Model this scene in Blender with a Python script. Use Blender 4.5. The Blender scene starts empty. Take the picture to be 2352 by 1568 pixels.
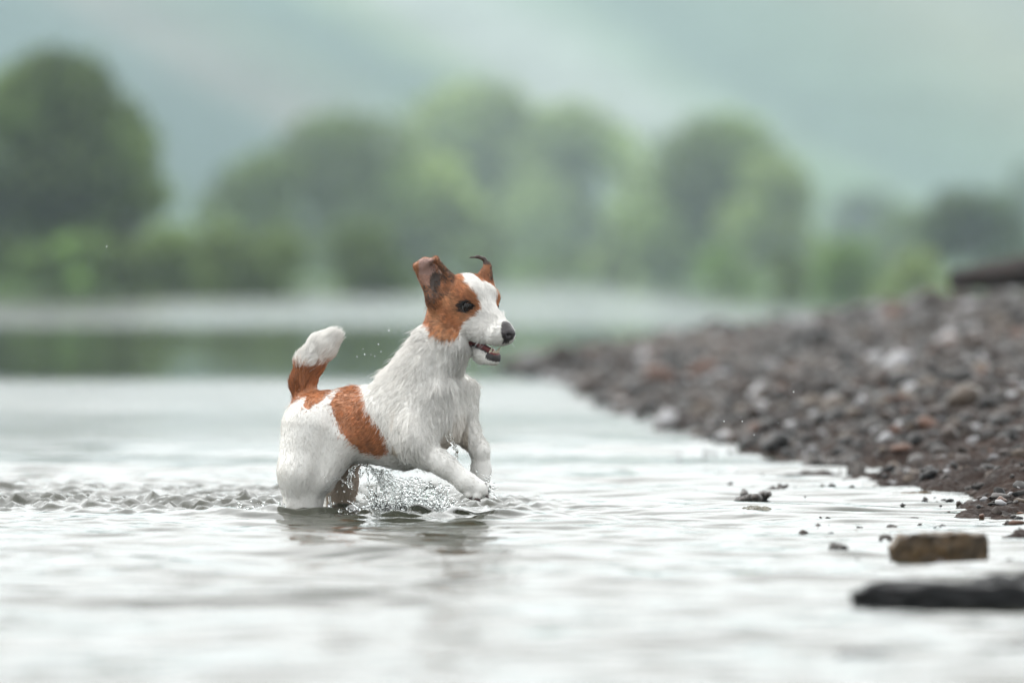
import bpy, math, random
import numpy as np
from mathutils import Vector

random.seed(7)
rng = np.random.default_rng(7)
scene = bpy.context.scene
COL = scene.collection

# ------------------------------------------------------------------ camera, world, sun, exposure
CAM_H = 0.50            # lens height above the water, metres
DIST = 12.0             # distance to the dog
MRAD = 36.0 / 200.0 / 1024.0      # radians per pixel of the 1024 wide picture
U = MRAD * 1024 / 2352            # radians per pixel of the 2352 wide view used for measuring
HOR = 275.0                       # horizon row (1024 wide)
cam_d = bpy.data.cameras.new('camera')
cam = bpy.data.objects.new('camera', cam_d)
COL.objects.link(cam)
scene.camera = cam
cam_d.lens = 200
cam_d.sensor_width = 36
cam_d.clip_start = 0.1
cam_d.clip_end = 6000
cam.location = (0, 0, CAM_H)
cam.rotation_euler = (math.pi / 2 - (341 - HOR) * MRAD, 0, 0)
cam_d.dof.use_dof = True
cam_d.dof.focus_distance = 11.93
cam_d.dof.aperture_fstop = 2.7
cam_d.dof.aperture_blades = 0

SUN_EL, SUN_AZ = math.radians(50), math.radians(-72)   # high and to the left of the dog, a little behind it
world = bpy.data.worlds.new('World')
scene.world = world
world.use_nodes = True
wn = world.node_tree
wn.nodes.clear()
w_out = wn.nodes.new('ShaderNodeOutputWorld')
w_bg = wn.nodes.new('ShaderNodeBackground')
w_sky = wn.nodes.new('ShaderNodeTexSky')
w_sky.sky_type = 'NISHITA'
w_sky.sun_disc = False
w_sky.sun_elevation = SUN_EL
w_sky.sun_rotation = SUN_AZ
w_sky.air_density = 1.5
w_sky.dust_density = 3.0
w_tc = wn.nodes.new('ShaderNodeTexCoord')
w_map = wn.nodes.new('ShaderNodeMapping')
w_map.inputs['Scale'].default_value = (1, 1, 2.2)
w_nz = wn.nodes.new('ShaderNodeTexNoise')
w_nz.inputs['Scale'].default_value = 2.6
w_nz.inputs['Detail'].default_value = 5
w_rmp = wn.nodes.new('ShaderNodeValToRGB')
w_rmp.color_ramp.elements[0].position = 0.30
w_rmp.color_ramp.elements[0].color = (0.83, 0.84, 0.845, 1)
w_rmp.color_ramp.elements[1].position = 0.70
w_rmp.color_ramp.elements[1].color = (1.0, 0.985, 0.955, 1)
w_mul = wn.nodes.new('ShaderNodeVectorMath')
w_mul.operation = 'SCALE'
w_mul.inputs['Scale'].default_value = 14.0
w_mix = wn.nodes.new('ShaderNodeMix')
w_mix.data_type = 'RGBA'
w_mix.inputs['Factor'].default_value = 0.92
wn.links.new(w_tc.outputs['Generated'], w_map.inputs['Vector'])
wn.links.new(w_map.outputs['Vector'], w_nz.inputs['Vector'])
wn.links.new(w_nz.outputs['Fac'], w_rmp.inputs['Fac'])
wn.links.new(w_rmp.outputs['Color'], w_mul.inputs[0])
# overcast gain shaped to be brightest ahead of the camera, whitening the water
w_dot = wn.nodes.new('ShaderNodeVectorMath')
w_dot.operation = 'DOT_PRODUCT'
w_dot.inputs[1].default_value = (math.sin(SUN_AZ) * 0.35, 0.92, 0.25)
w_mr = wn.nodes.new('ShaderNodeMapRange')
w_mr.interpolation_type = 'SMOOTHSTEP'
w_mr.inputs['From Min'].default_value = -0.6
w_mr.inputs['From Max'].default_value = 1.0
w_mr.inputs['To Min'].default_value = 11.5  # level behind the camera, raised to light the dog's near side
w_mr.inputs['To Max'].default_value = 20.0
wn.links.new(w_tc.outputs['Generated'], w_dot.inputs[0])
wn.links.new(w_dot.outputs['Value'], w_mr.inputs['Value'])
wn.links.new(w_mr.outputs['Result'], w_mul.inputs['Scale'])
wn.links.new(w_sky.outputs['Color'], w_mix.inputs['A'])
wn.links.new(w_mul.outputs['Vector'], w_mix.inputs['B'])
wn.links.new(w_mix.outputs['Result'], w_bg.inputs['Color'])
w_bg.inputs['Strength'].default_value = 0.10
wn.links.new(w_bg.outputs['Background'], w_out.inputs['Surface'])

sun_d = bpy.data.lights.new('sun', 'SUN')
sun_d.energy = 1.5
sun_d.angle = math.radians(14)
sun_d.color = (1.0, 0.97, 0.92)
sun = bpy.data.objects.new('sun', sun_d)
COL.objects.link(sun)
sv = Vector((math.sin(SUN_AZ) * math.cos(SUN_EL), math.cos(SUN_AZ) * math.cos(SUN_EL), math.sin(SUN_EL)))
sun.rotation_euler = sv.to_track_quat('Z', 'Y').to_euler()

scene.view_settings.view_transform = 'Standard'
scene.view_settings.look = 'None'
scene.view_settings.gamma = 1
scene.view_settings.use_curve_mapping = False
scene.view_settings.exposure = 0.55
scene.render.engine = 'CYCLES'
cy = scene.cycles
cy.use_denoising = True
cy.max_bounces = 24
cy.transmission_bounces = 24
cy.transparent_max_bounces = 8
cy.volume_bounces = 1
cy.caustics_refractive = False
cy.caustics_reflective = False

# ------------------------------------------------------------------ helpers
def W(px, py, d=0.0):
    """point at a pixel of the 2352 wide measuring view, d metres behind the dog's plane"""
    Y = DIST + d
    return np.array([(px - 1176) * U * Y, Y, CAM_H - (py - HOR * 2352 / 1024) * U * Y])

def on_water(px, py):
    Y = CAM_H / ((py - HOR * 2352 / 1024) * U)
    return (px - 1176) * U * Y, Y

def tag(o, label=None, cat=None, group=None, kind=None):
    for k, v in (('label', label), ('category', cat), ('group', group), ('kind', kind)):
        if v:
            o[k] = v
    return o

def mesh_from(name, verts, faces, mat=None, smooth=False, parent=None, color=None):
    """faces: an int array (n,3) or (n,4)"""
    me = bpy.data.meshes.new(name)
    verts = np.ascontiguousarray(verts, dtype=np.float32)
    faces = np.ascontiguousarray(faces, dtype=np.int32)
    n, k = faces.shape
    me.vertices.add(len(verts))
    me.vertices.foreach_set('co', verts.ravel())
    me.loops.add(n * k)
    me.loops.foreach_set('vertex_index', faces.ravel())
    me.polygons.add(n)
    me.polygons.foreach_set('loop_start', np.arange(0, n * k, k, dtype=np.int32))
    me.polygons.foreach_set('loop_total', np.full(n, k, dtype=np.int32))
    if smooth:
        me.polygons.foreach_set('use_smooth', np.ones(n, dtype=bool))
    me.update(calc_edges=True)
    me.validate()
    if color is not None:
        a = me.color_attributes.new('tint', 'FLOAT_COLOR', 'POINT')
        c = np.ones((len(verts), 4), dtype=np.float32)
        c[:, :3] = color
        a.data.foreach_set('color', c.ravel())
    if mat is not None:
        me.materials.append(mat)
    o = bpy.data.objects.new(name, me)
    COL.objects.link(o)
    if parent is not None:
        o.parent = parent
    return o

def empty(name, loc=(0, 0, 0)):
    o = bpy.data.objects.new(name, None)
    COL.objects.link(o)
    o.location = loc
    return o

def fade(t):
    return t * t * t * (t * (t * 6 - 15) + 10)

def vnoise(x, y, seed=0):
    xi = np.floor(x).astype(np.int64); yi = np.floor(y).astype(np.int64)
    fx = fade(x - xi); fy = fade(y - yi)
    def h(a, b):
        n = (a * 374761393 + b * 668265263 + seed * 974711) & 0xFFFFFFFF
        n = ((n ^ (n >> 13)) * 1274126177) & 0xFFFFFFFF
        return ((n ^ (n >> 16)) & 0xFFFF) / 65535.0
    a = h(xi, yi); b = h(xi + 1, yi); c = h(xi, yi + 1); d = h(xi + 1, yi + 1)
    return (a * (1 - fx) + b * fx) * (1 - fy) + (c * (1 - fx) + d * fx) * fy

def fbm(x, y, octaves=4, seed=0):
    s = 0; a = 0.5; t = 0
    for i in range(octaves):
        s = s + a * vnoise(x * 2 ** i, y * 2 ** i, seed + i * 17)
        t += a; a *= 0.5
    return s / t

def smoothstep(a, b, x):
    t = np.clip((x - a) / (b - a), 0, 1)
    return t * t * (3 - 2 * t)

# --- materials
def new_mat(name):
    m = bpy.data.materials.new(name)
    m.use_nodes = True
    nt = m.node_tree
    p = nt.nodes['Principled BSDF']
    return m, nt, p

def noise_node(nt, scale, detail=4, rough=0.55, vec=None, stretch=None):
    n = nt.nodes.new('ShaderNodeTexNoise')
    n.inputs['Scale'].default_value = scale
    n.inputs['Detail'].default_value = detail
    n.inputs['Roughness'].default_value = rough
    tc = nt.nodes.new('ShaderNodeTexCoord')
    out = tc.outputs['Object']
    if stretch:
        mp = nt.nodes.new('ShaderNodeMapping')
        mp.inputs['Scale'].default_value = stretch
        nt.links.new(out, mp.inputs['Vector'])
        out = mp.outputs['Vector']
    nt.links.new(out, n.inputs['Vector'])
    return n

def ramp(nt, src, stops):
    r = nt.nodes.new('ShaderNodeValToRGB')
    el = r.color_ramp.elements
    while len(el) < len(stops):
        el.new(0.5)
    for e, (p, c) in zip(el, stops):
        e.position = p
        e.color = (*c, 1)
    nt.links.new(src, r.inputs['Fac'])
    return r

def bump(nt, p, src, strength, dist):
    b = nt.nodes.new('ShaderNodeBump')
    b.inputs['Strength'].default_value = strength
    b.inputs['Distance'].default_value = dist
    nt.links.new(src, b.inputs['Height'])
    nt.links.new(b.outputs['Normal'], p.inputs['Normal'])
    return b

def mat_noisy(name, c1, c2, scale, rough=0.8, bstr=0.3, bdist=0.01, spec=0.5, c3=None):
    m, nt, p = new_mat(name)
    n = noise_node(nt, scale, 6, 0.6)
    st = [(0.33, c1), (0.66, c2)] + ([(0.8, c3)] if c3 else [])
    r = ramp(nt, n.outputs['Fac'], st)
    nt.links.new(r.outputs['Color'], p.inputs['Base Color'])
    p.inputs['Roughness'].default_value = rough
    p.inputs['Specular IOR Level'].default_value = spec
    bump(nt, p, n.outputs['Fac'], bstr, bdist)
    return m

def mat_attr(name, rough=0.7, attr='tint', spec=0.5, nscale=None, namt=0.3, trans=0.0):
    m, nt, p = new_mat(name)
    a = nt.nodes.new('ShaderNodeAttribute')
    a.attribute_name = attr
    src = a.outputs['Color']
    if nscale:
        n = noise_node(nt, nscale, 5)
        mr = nt.nodes.new('ShaderNodeMapRange')
        mr.inputs['From Min'].default_value = 0.3
        mr.inputs['From Max'].default_value = 0.7
        mr.inputs['To Min'].default_value = 1 - namt
        mr.inputs['To Max'].default_value = 1 + namt
        nt.links.new(n.outputs['Fac'], mr.inputs['Value'])
        v = nt.nodes.new('ShaderNodeVectorMath')
        v.operation = 'SCALE'
        nt.links.new(src, v.inputs[0])
        nt.links.new(mr.outputs['Result'], v.inputs['Scale'])
        src = v.outputs['Vector']
    nt.links.new(src, p.inputs['Base Color'])
    p.inputs['Roughness'].default_value = rough
    p.inputs['Specular IOR Level'].default_value = spec
    if trans:
        tr = nt.nodes.new('ShaderNodeBsdfTranslucent')
        nt.links.new(src, tr.inputs['Color'])
        mx = nt.nodes.new('ShaderNodeMixShader')
        mx.inputs['Fac'].default_value = trans
        nt.links.new(p.outputs['BSDF'], mx.inputs[1])
        nt.links.new(tr.outputs['BSDF'], mx.inputs[2])
        nt.links.new(mx.outputs['Shader'], nt.nodes['Material Output'].inputs['Surface'])
    return m

# --- implicit surfaces (signed distance on a grid, then surface nets)
class Field:
    def __init__(self, lo, hi, h):
        self.lo = np.array(lo, dtype=np.float64); self.h = h
        self.n = np.ceil((np.array(hi) - self.lo) / h).astype(int) + 1
        self.g = np.full(tuple(self.n), 1.0, dtype=np.float32)
        self.ax = [(self.lo[i] + h * np.arange(self.n[i])).astype(np.float32) for i in range(3)]
    def sub(self, lo, hi):
        a = np.clip(np.floor((lo - self.lo) / self.h).astype(int), 0, self.n)
        b = np.clip(np.ceil((hi - self.lo) / self.h).astype(int) + 1, 0, self.n)
        if np.any(b <= a):
            return None
        s = tuple(slice(a[i], b[i]) for i in range(3))
        return s, self.ax[0][s[0]][:, None, None], self.ax[1][s[1]][None, :, None], self.ax[2][s[2]][None, None, :]
    def add(self, d, s, k):
        g = self.g[s]
        if k <= 0:
            self.g[s] = np.minimum(g, d)
        else:
            hh = np.maximum(k - np.abs(g - d), 0) / k
            self.g[s] = np.minimum(g, d) - hh * hh * k * 0.25
    def cut(self, d, s, k):
        g = self.g[s]
        d = -d
        hh = np.maximum(k - np.abs(g - d), 0) / k
        self.g[s] = np.maximum(g, d) + hh * hh * k * 0.25

def cone_dist(X, Y, Z, a, b, ra, rb, sq=1.0, sn=None):
    a = np.asarray(a, dtype=np.float32); b = np.asarray(b, dtype=np.float32)
    ab = b - a
    px, py, pz = X - a[0], Y - a[1], Z - a[2]
    if sn is not None and sq != 1.0:
        q = (px * sn[0] + py * sn[1] + pz * sn[2]) 
        abq = float(ab @ sn)
        L2 = max(float(ab @ ab), 1e-12)
        t = np.clip((px * ab[0] + py * ab[1] + pz * ab[2]) / L2, 0, 1)
        dx, dy, dz = px - t * ab[0], py - t * ab[1], pz - t * ab[2]
        qq = dx * sn[0] + dy * sn[1] + dz * sn[2]
        r = ra + (rb - ra) * t
        d2 = dx * dx + dy * dy + dz * dz + (sq * sq - 1) * qq * qq
        d = np.sqrt(d2)
        # first order distance: (d - r) / |grad|
        grad = np.sqrt(np.maximum(dx * dx + dy * dy + dz * dz + (sq ** 4 - 1) * qq * qq, 1e-12)) / np.maximum(d, 1e-6)
        return ((d - r) / np.maximum(grad, 1.0 if sq > 1 else 0.3)).astype(np.float32)
    L2 = max(float(ab @ ab), 1e-12)
    t = np.clip((px * ab[0] + py * ab[1] + pz * ab[2]) / L2, 0, 1)
    dx, dy, dz = px - t * ab[0], py - t * ab[1], pz - t * ab[2]
    return (np.sqrt(dx * dx + dy * dy + dz * dz) - (ra + (rb - ra) * t)).astype(np.float32)

def add_cone(F, a, b, ra, rb, k=0.012, sq=1.0, sn=None, pad=0.03, cut=False):
    a = np.asarray(a, float); b = np.asarray(b, float)
    R = max(ra, rb) / min(sq, 1.0) + pad
    r = F.sub(np.minimum(a, b) - R, np.maximum(a, b) + R)
    if r is None:
        return
    s, X, Y, Z = r
    d = cone_dist(X, Y, Z, a, b, ra, rb, sq, sn)
    (F.cut if cut else F.add)(d, s, k)

def surface_nets(F):
    g = F.g
    neg = g < 0
    nx, ny, nz = g.shape
    c = np.zeros((nx - 1, ny - 1, nz - 1), dtype=np.uint8)
    for i in (0, 1):
        for j in (0, 1):
            for k in (0, 1):
                c += neg[i:nx - 1 + i, j:ny - 1 + j, k:nz - 1 + k]
    act = (c > 0) & (c < 8)
    idx = np.argwhere(act)
    num = np.full(c.shape, -1, dtype=np.int32)
    num[act] = np.arange(len(idx))
    corners = np.array([(i, j, k) for i in (0, 1) for j in (0, 1) for k in (0, 1)])
    val = np.stack([g[idx[:, 0] + q[0], idx[:, 1] + q[1], idx[:, 2] + q[2]] for q in corners], 1).astype(np.float64)
    acc = np.zeros((len(idx), 3)); cnt = np.zeros(len(idx))
    for a in range(8):
        for b in range(a + 1, 8):
            if np.abs(corners[a] - corners[b]).sum() != 1:
                continue
            va, vb = val[:, a], val[:, b]
            m = (va < 0) != (vb < 0)
            t = np.where(m, va / np.where(m, va - vb, 1), 0)
            acc += m[:, None] * (corners[a] + t[:, None] * (corners[b] - corners[a]))
            cnt += m
    v = F.lo + F.h * (idx + acc / cnt[:, None])
    quads = []
    for ax in range(3):
        o1, o2 = [(1, 2), (2, 0), (0, 1)][ax]
        lo = [slice(1, -1)] * 3; lo[ax] = slice(0, -1)
        hi = [slice(1, -1)] * 3; hi[ax] = slice(1, None)
        A = neg[tuple(lo)]; B = neg[tuple(hi)]
        for flip, M in ((False, A & ~B), (True, ~A & B)):
            e = np.argwhere(M)
            off = np.array([1, 1, 1]); off[ax] = 0
            e = e + off
            e1 = np.eye(3, dtype=int)[o1]; e2 = np.eye(3, dtype=int)[o2]
            def at(p):
                return num[p[:, 0], p[:, 1], p[:, 2]]
            q = np.stack([at(e - e1 - e2), at(e - e2), at(e), at(e - e1)], 1)
            if flip:
                q = q[:, ::-1]
            quads.append(q)
    q = np.concatenate(quads)
    q = q[(q >= 0).all(1)]
    return v, q

# ------------------------------------------------------------------ water
shore_pts = [(-30, 2.6), (0, 1.9), (6, 1.45), (9, 1.20), (11.66, 1.05), (12.4, 1.0), (13.2, 0.955), (14.2, 0.93), (15.0, 0.89), (16.16, 0.80), (17.9, 0.635),
             (18.6, 0.56), (20.8, 0.45), (24.0, 0.40), (27.3, 0.27), (30.6, 0.04), (32, 0.03), (33, 0.35), (35, 2.0), (40, 9.0), (60, 60.0)]
SY = np.array([p[0] for p in shore_pts]); SX = np.array([p[1] for p in shore_pts])
def shore_x(Y):
    return np.interp(Y, SY, SX)

def spaced(lo_dense, hi_dense, step, growth, lo_end, hi_end):
    a = list(np.arange(lo_dense, hi_dense, step))
    s = step; x = a[-1]
    while x < hi_end:
        s *= growth; x += s; a.append(min(x, hi_end))
    s = step; x = a[0]; b = []
    while x > lo_end:
        s *= growth; x -= s; b.append(max(x, lo_end))
    return np.array(b[::-1] + a)

def grid_faces(nx, ny):
    i = np.arange(nx - 1)[:, None] * ny + np.arange(ny - 1)[None, :]
    return np.stack([i, i + ny, i + ny + 1, i + 1], -1).reshape(-1, 4)

LX, LY = 1450.0, 1450.0
wx = spaced(-1.35, 1.35, 0.012, 1.10, -LX, LX)
wy = spaced(6.6, 15.2, 0.0095, 1.022, -350.0, LY)
X, Y = np.meshgrid(wx, wy, indexing='ij')
SPY = np.gradient(wy)[None, :] * np.ones_like(X)
SPX = np.gradient(wx)[:, None] * np.ones_like(X)
Hh = np.zeros_like(X)
calm = smoothstep(0.40, 0.60, fbm(X * 0.25 + 9, Y * 0.55, 2, 501)) * smoothstep(13.5, 15.5, Y) 
patch = 0.35 + 1.0 * fbm(X * 0.7 + 3, Y * 0.35, 3, 5)
for i in range(70):
    lam = math.exp(rng.uniform(math.log(0.05), math.log(0.9)))
    ang = rng.normal(0.12, 0.55)
    kx, ky = math.sin(ang) * 2 * math.pi / lam, math.cos(ang) * 2 * math.pi / lam
    slope = 0.0105 if lam > 0.14 else 0.0105
    amp = slope * lam / (2 * math.pi) * 1.4
    damp = np.clip(1.6 - 4.5 * SPY * abs(math.cos(ang)) / lam - 4.5 * SPX * abs(math.sin(ang)) / lam, 0, 1)
    wob = 0.6 * fbm(X * 0.9 + i, Y * 0.5 - i, 2, i) * 6
    Hh += amp * np.sin(kx * X + ky * Y + rng.uniform(0, 6.28) + wob) * damp * (patch if lam < 0.3 else 1)
for i in range(46):
    lam = math.exp(rng.uniform(math.log(0.034), math.log(0.13)))
    ang = rng.normal(0.16, 0.20)
    kx, ky = math.sin(ang) * 2 * math.pi / lam, math.cos(ang) * 2 * math.pi / lam
    damp = np.clip(1.6 - 3.4 * SPY * abs(math.cos(ang)) / lam - 3.4 * SPX * abs(math.sin(ang)) / lam, 0, 1)
    pz = smoothstep(0.42, 0.72, fbm(X * 1.1 + i * 1.7, Y * 0.55 - i * 2.3, 2, 200 + i))
    wob = 5 * fbm(X * 1.4 - i, Y * 0.9 + i, 2, 300 + i)
    Hh += 0.032 * lam / (2 * math.pi) * pz * damp * np.sin(kx * X + ky * Y + rng.uniform(0, 6.28) + wob)
# the wake the dog has ploughed: a low broken ridge running in from the left, and rings round the legs
def wake_env(X, Y):
    cyl = 12.42 + 0.10 * np.sin(X * 5.0) + 0.06 * np.sin(X * 13 + 1)
    e = np.exp(-((Y - cyl) / 0.36) ** 2) * smoothstep(0.25, -0.1, X)
    e2 = 0.55 * np.exp(-((Y - 13.3 - 0.2 * np.sin(X * 3)) / 0.5) ** 2) * smoothstep(0.0, -0.25, X)
    return np.maximum(e, e2)
env = wake_env(X, Y)
m = env > 0.01
wk = np.zeros_like(X)
xm, ym = X[m], Y[m]
big = fbm(xm * 17, ym * 11, 2, 31) - 0.45
sm = fbm(xm * 38, ym * 26, 3, 77) - 0.5
wk[m] = env[m] * (0.030 * np.maximum(big, -0.1) + 0.036 * sm + 0.016 * (fbm(xm * 55, ym * 34, 2, 5) - 0.5) + 0.002)
Hh += wk
for (rx, ry, a0, lam, rad) in ((-0.44, 11.97, 0.006, 0.085, 0.5), (-0.20, 11.9, 0.007, 0.10, 0.55), (-0.09, 11.55, 0.0035, 0.05, 0.16),
                              (-0.02, 12.0, 0.003, 0.06, 0.5), (-0.9, 11.6, 0.002, 0.07, 0.5), (0.55, 11.75, 0.0012, 0.045, 0.3)):
    r = np.hypot(X - rx, Y - ry)
    Hh += a0 * np.cos(2 * math.pi * r / lam) * np.exp(-(r / rad) ** 2 * 1.5) / (1 + 3 * r / rad)
Hh *= 1 - 0.75 * calm
far = smoothstep(22, 60, Y)
Hh *= 1 - 0.8 * far
verts = np.stack([X, Y, Hh], -1).reshape(-1, 3)
m_w, nt, p = new_mat('river_water')
p.inputs['Base Color'].default_value = (0.034, 0.036, 0.025, 1)
p.inputs['IOR'].default_value = 1.333
p.inputs['Roughness'].default_value = 0.03
geo = nt.nodes.new('ShaderNodeNewGeometry')
sepx = nt.nodes.new('ShaderNodeSeparateXYZ')
nt.links.new(geo.outputs['Position'], sepx.inputs['Vector'])
def wmap(scale):
    mp = nt.nodes.new('ShaderNodeMapping')
    mp.inputs['Scale'].default_value = scale
    nt.links.new(geo.outputs['Position'], mp.inputs['Vector'])
    return mp.outputs['Vector']
def wnoise(scale, vecscale, detail=3):
    n = nt.nodes.new('ShaderNodeTexNoise')
    n.inputs['Scale'].default_value = scale
    n.inputs['Detail'].default_value = detail
    nt.links.new(wmap(vecscale), n.inputs['Vector'])
    return n.outputs['Fac']
fine = wnoise(34.0, (0.55, 1, 1), 3)
# wind-ruffled water: a function of the distance across the river
wind = nt.nodes.new('ShaderNodeValToRGB')
mrw = nt.nodes.new('ShaderNodeMapRange')
mrw.inputs['From Min'].default_value = 0
mrw.inputs['From Max'].default_value = 140
nt.links.new(sepx.outputs['Y'], mrw.inputs['Value'])
nt.links.new(mrw.outputs['Result'], wind.inputs['Fac'])
els = wind.color_ramp.elements
while len(els) < 8:
    els.new(0.5)
WIND = [(0.0, 0.07), (0.10, 0.10), (0.13, 0.30), (0.185, 0.42), (0.205, 0.03), (0.36, 0.02), (0.42, 0.26), (1.0, 0.26)]
for e, (pp, vv) in zip(els, WIND):
    e.position = pp
    e.color = (vv, vv, vv, 1)
# the wind dies out towards the gravel spit on the right, and leaves calm streaks lying across the near water
lee = nt.nodes.new('ShaderNodeMapRange')
lee.interpolation_type = 'SMOOTHSTEP'
lee.inputs['From Min'].default_value = 2.0
lee.inputs['From Max'].default_value = 6.5
lee.inputs['To Min'].default_value = 1.0
lee.inputs['To Max'].default_value = 0.12
nt.links.new(sepx.outputs['X'], lee.inputs['Value'])
stq = nt.nodes.new('ShaderNodeMapRange')
stq.interpolation_type = 'SMOOTHSTEP'
stq.inputs['From Min'].default_value = 0.42
stq.inputs['From Max'].default_value = 0.60
stq.inputs['To Min'].default_value = 0.35
stq.inputs['To Max'].default_value = 1.15
nt.links.new(wnoise(1.0, (0.30, 0.42, 1), 2), stq.inputs['Value'])
wm1 = nt.nodes.new('ShaderNodeMath'); wm1.operation = 'MULTIPLY'
wm2 = nt.nodes.new('ShaderNodeMath'); wm2.operation = 'MULTIPLY'
nt.links.new(wind.outputs['Color'], wm1.inputs[0])
nt.links.new(lee.outputs['Result'], wm1.inputs[1])
nt.links.new(wm1.outputs[0], wm2.inputs[0])
nt.links.new(stq.outputs['Result'], wm2.inputs[1])
b1 = nt.nodes.new('ShaderNodeBump')
b1.inputs['Distance'].default_value = 0.012
nt.links.new(wm2.outputs[0], b1.inputs['Strength'])
nt.links.new(fine, b1.inputs['Height'])
b2 = nt.nodes.new('ShaderNodeBump')
b2.inputs['Distance'].default_value = 0.10
nt.links.new(wm2.outputs[0], b2.inputs['Strength'])
nt.links.new(wnoise(3.2, (0.45, 1, 1), 2), b2.inputs['Height'])
nt.links.new(b1.outputs['Normal'], b2.inputs['Normal'])
nt.links.new(b2.outputs['Normal'], p.inputs['Normal'])
rr = nt.nodes.new('ShaderNodeMapRange')
rr.inputs['From Min'].default_value = 0.05
rr.inputs['From Max'].default_value = 0.5
rr.inputs['To Min'].default_value = 0.02
rr.inputs['To Max'].default_value = 0.22
nt.links.new(wm1.outputs[0], rr.inputs['Value'])
nt.links.new(rr.outputs['Result'], p.inputs['Roughness'])
water = mesh_from('river_water', verts, grid_faces(len(wx), len(wy)), m_w, smooth=True)
tag(water, kind='structure')

def water_z(x, y):
    i = int(np.searchsorted(wx, x)); j = int(np.searchsorted(wy, y))
    return float(Hh[min(i, len(wx) - 1), min(j, len(wy) - 1)])

# ------------------------------------------------------------------ the gravel bank on the right
def bank_z(X, Y):
    d = (X - shore_x(Y)) * np.where(Y > 32, 0.35, 1.0)
    edge = 0.05 * (fbm(X * 2.3, Y * 1.1, 3, 91) - 0.5) + 0.08 * (fbm(X * 7, Y * 3, 2, 11) - 0.5)
    d = d + edge * 4
    z = np.interp(d, [-60, -2, -0.4, 0, 0.25, 0.6, 1.3, 2.0, 2.5, 5, 12, 60], [-0.9, -0.35, -0.05, 0.0, 0.045, 0.112, 0.205, 0.300, 0.365, 0.52, 0.7, 0.9])
    lump = (fbm(X * 9, Y * 6, 4, 3) - 0.5) * 0.045 + (fbm(X * 38, Y * 26, 3, 9) - 0.5) * 0.022
    return z + lump * smoothstep(-0.5, 0.15, d), d

bx = spaced(0.0, 3.2, 0.013, 1.08, -3.0, 90.0)
by = spaced(9.6, 15.0, 0.013, 1.015, -40.0, 75.0)
BX, BY = np.meshgrid(bx, by, indexing='ij')
BZ, BD = bank_z(BX, BY)
mud, nt, p = new_mat('wet_gravelly_mud')
n1 = noise_node(nt, 9, 6, 0.6)
n2 = noise_node(nt, 60, 5, 0.65)
r1 = ramp(nt, n1.outputs['Fac'], [(0.3, (0.010, 0.0055, 0.004)), (0.52, (0.024, 0.0135, 0.0095)), (0.75, (0.046, 0.028, 0.020))])
nt.links.new(r1.outputs['Color'], p.inputs['Base Color'])
rg = ramp(nt, n2.outputs['Fac'], [(0.38, (0.5, 0.5, 0.5)), (0.62, (0.95, 0.95, 0.95))])
nt.links.new(rg.outputs['Color'], p.inputs['Roughness'])
p.inputs['Specular IOR Level'].default_value = 0.10
bump(nt, p, n2.outputs['Fac'], 0.9, 0.012)
bank = mesh_from('gravel_bank', np.stack([BX, BY, BZ], -1).reshape(-1, 3), grid_faces(len(bx), len(by)), mud, smooth=True)
tag(bank, kind='structure')

# pebbles: a few shapes shared by all the ones that can be told apart
def icosphere(sub=1):
    import bmesh
    bm = bmesh.new()
    bmesh.ops.create_icosphere(bm, subdivisions=sub, radius=1.0)
    v = np.array([x.co[:] for x in bm.verts]); f = np.array([[q.index for q in x.verts] for x in bm.faces])
    bm.free()
    return v, f
ICO1 = icosphere(1); ICO2 = icosphere(2)
def stone_shape(seed, sub=2):
    r = np.random.default_rng(seed)
    v, f = (ICO2 if sub == 2 else ICO1)
    v = v.copy()
    for _ in range(5):
        d = r.normal(size=3); d /= np.linalg.norm(d)
        c = r.uniform(0.45, 0.85)
        s = v @ d
        v = v - np.outer(np.maximum(s - c, 0) * 0.9, d)
    v *= 1 + 0.06 * r.normal(size=(len(v), 1))
    v *= np.array([1, r.uniform(0.6, 0.95), r.uniform(0.38, 0.65)])
    return v, f
peb_cols = [((0.042, 0.037, 0.034), (0.078, 0.071, 0.068)), ((0.020, 0.013, 0.010), (0.042, 0.028, 0.021)), ((0.060, 0.043, 0.031), (0.105, 0.080, 0.060)),
            ((0.009, 0.008, 0.008), (0.019, 0.017, 0.016)), ((0.075, 0.032, 0.018), (0.115, 0.055, 0.032)), ((0.22, 0.22, 0.23), (0.32, 0.32, 0.33))]
peb_mats = [mat_noisy('wet_pebble_%s' % n, a, b, 25, rough=0.45, bstr=0.3, bdist=0.004, spec=0.3) for (a, b), n in
            zip(peb_cols, ('grey', 'brown', 'tan', 'charcoal', 'rust', 'pale'))]
PW = [0.17, 0.34, 0.10, 0.27, 0.04, 0.08]
peb_meshes = []
for s in range(5):
    for mi, mt in enumerate(peb_mats):
        v, f = stone_shape(100 + s, 2)
        o = mesh_from('pebble', v, f, mt, smooth=True)
        peb_meshes.append((o.data, mi))
        bpy.data.objects.remove(o)
def in_view(x, y, z, margin=20):
    px = 512 + x / y / MRAD
    return px < 1024 + margin
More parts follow.
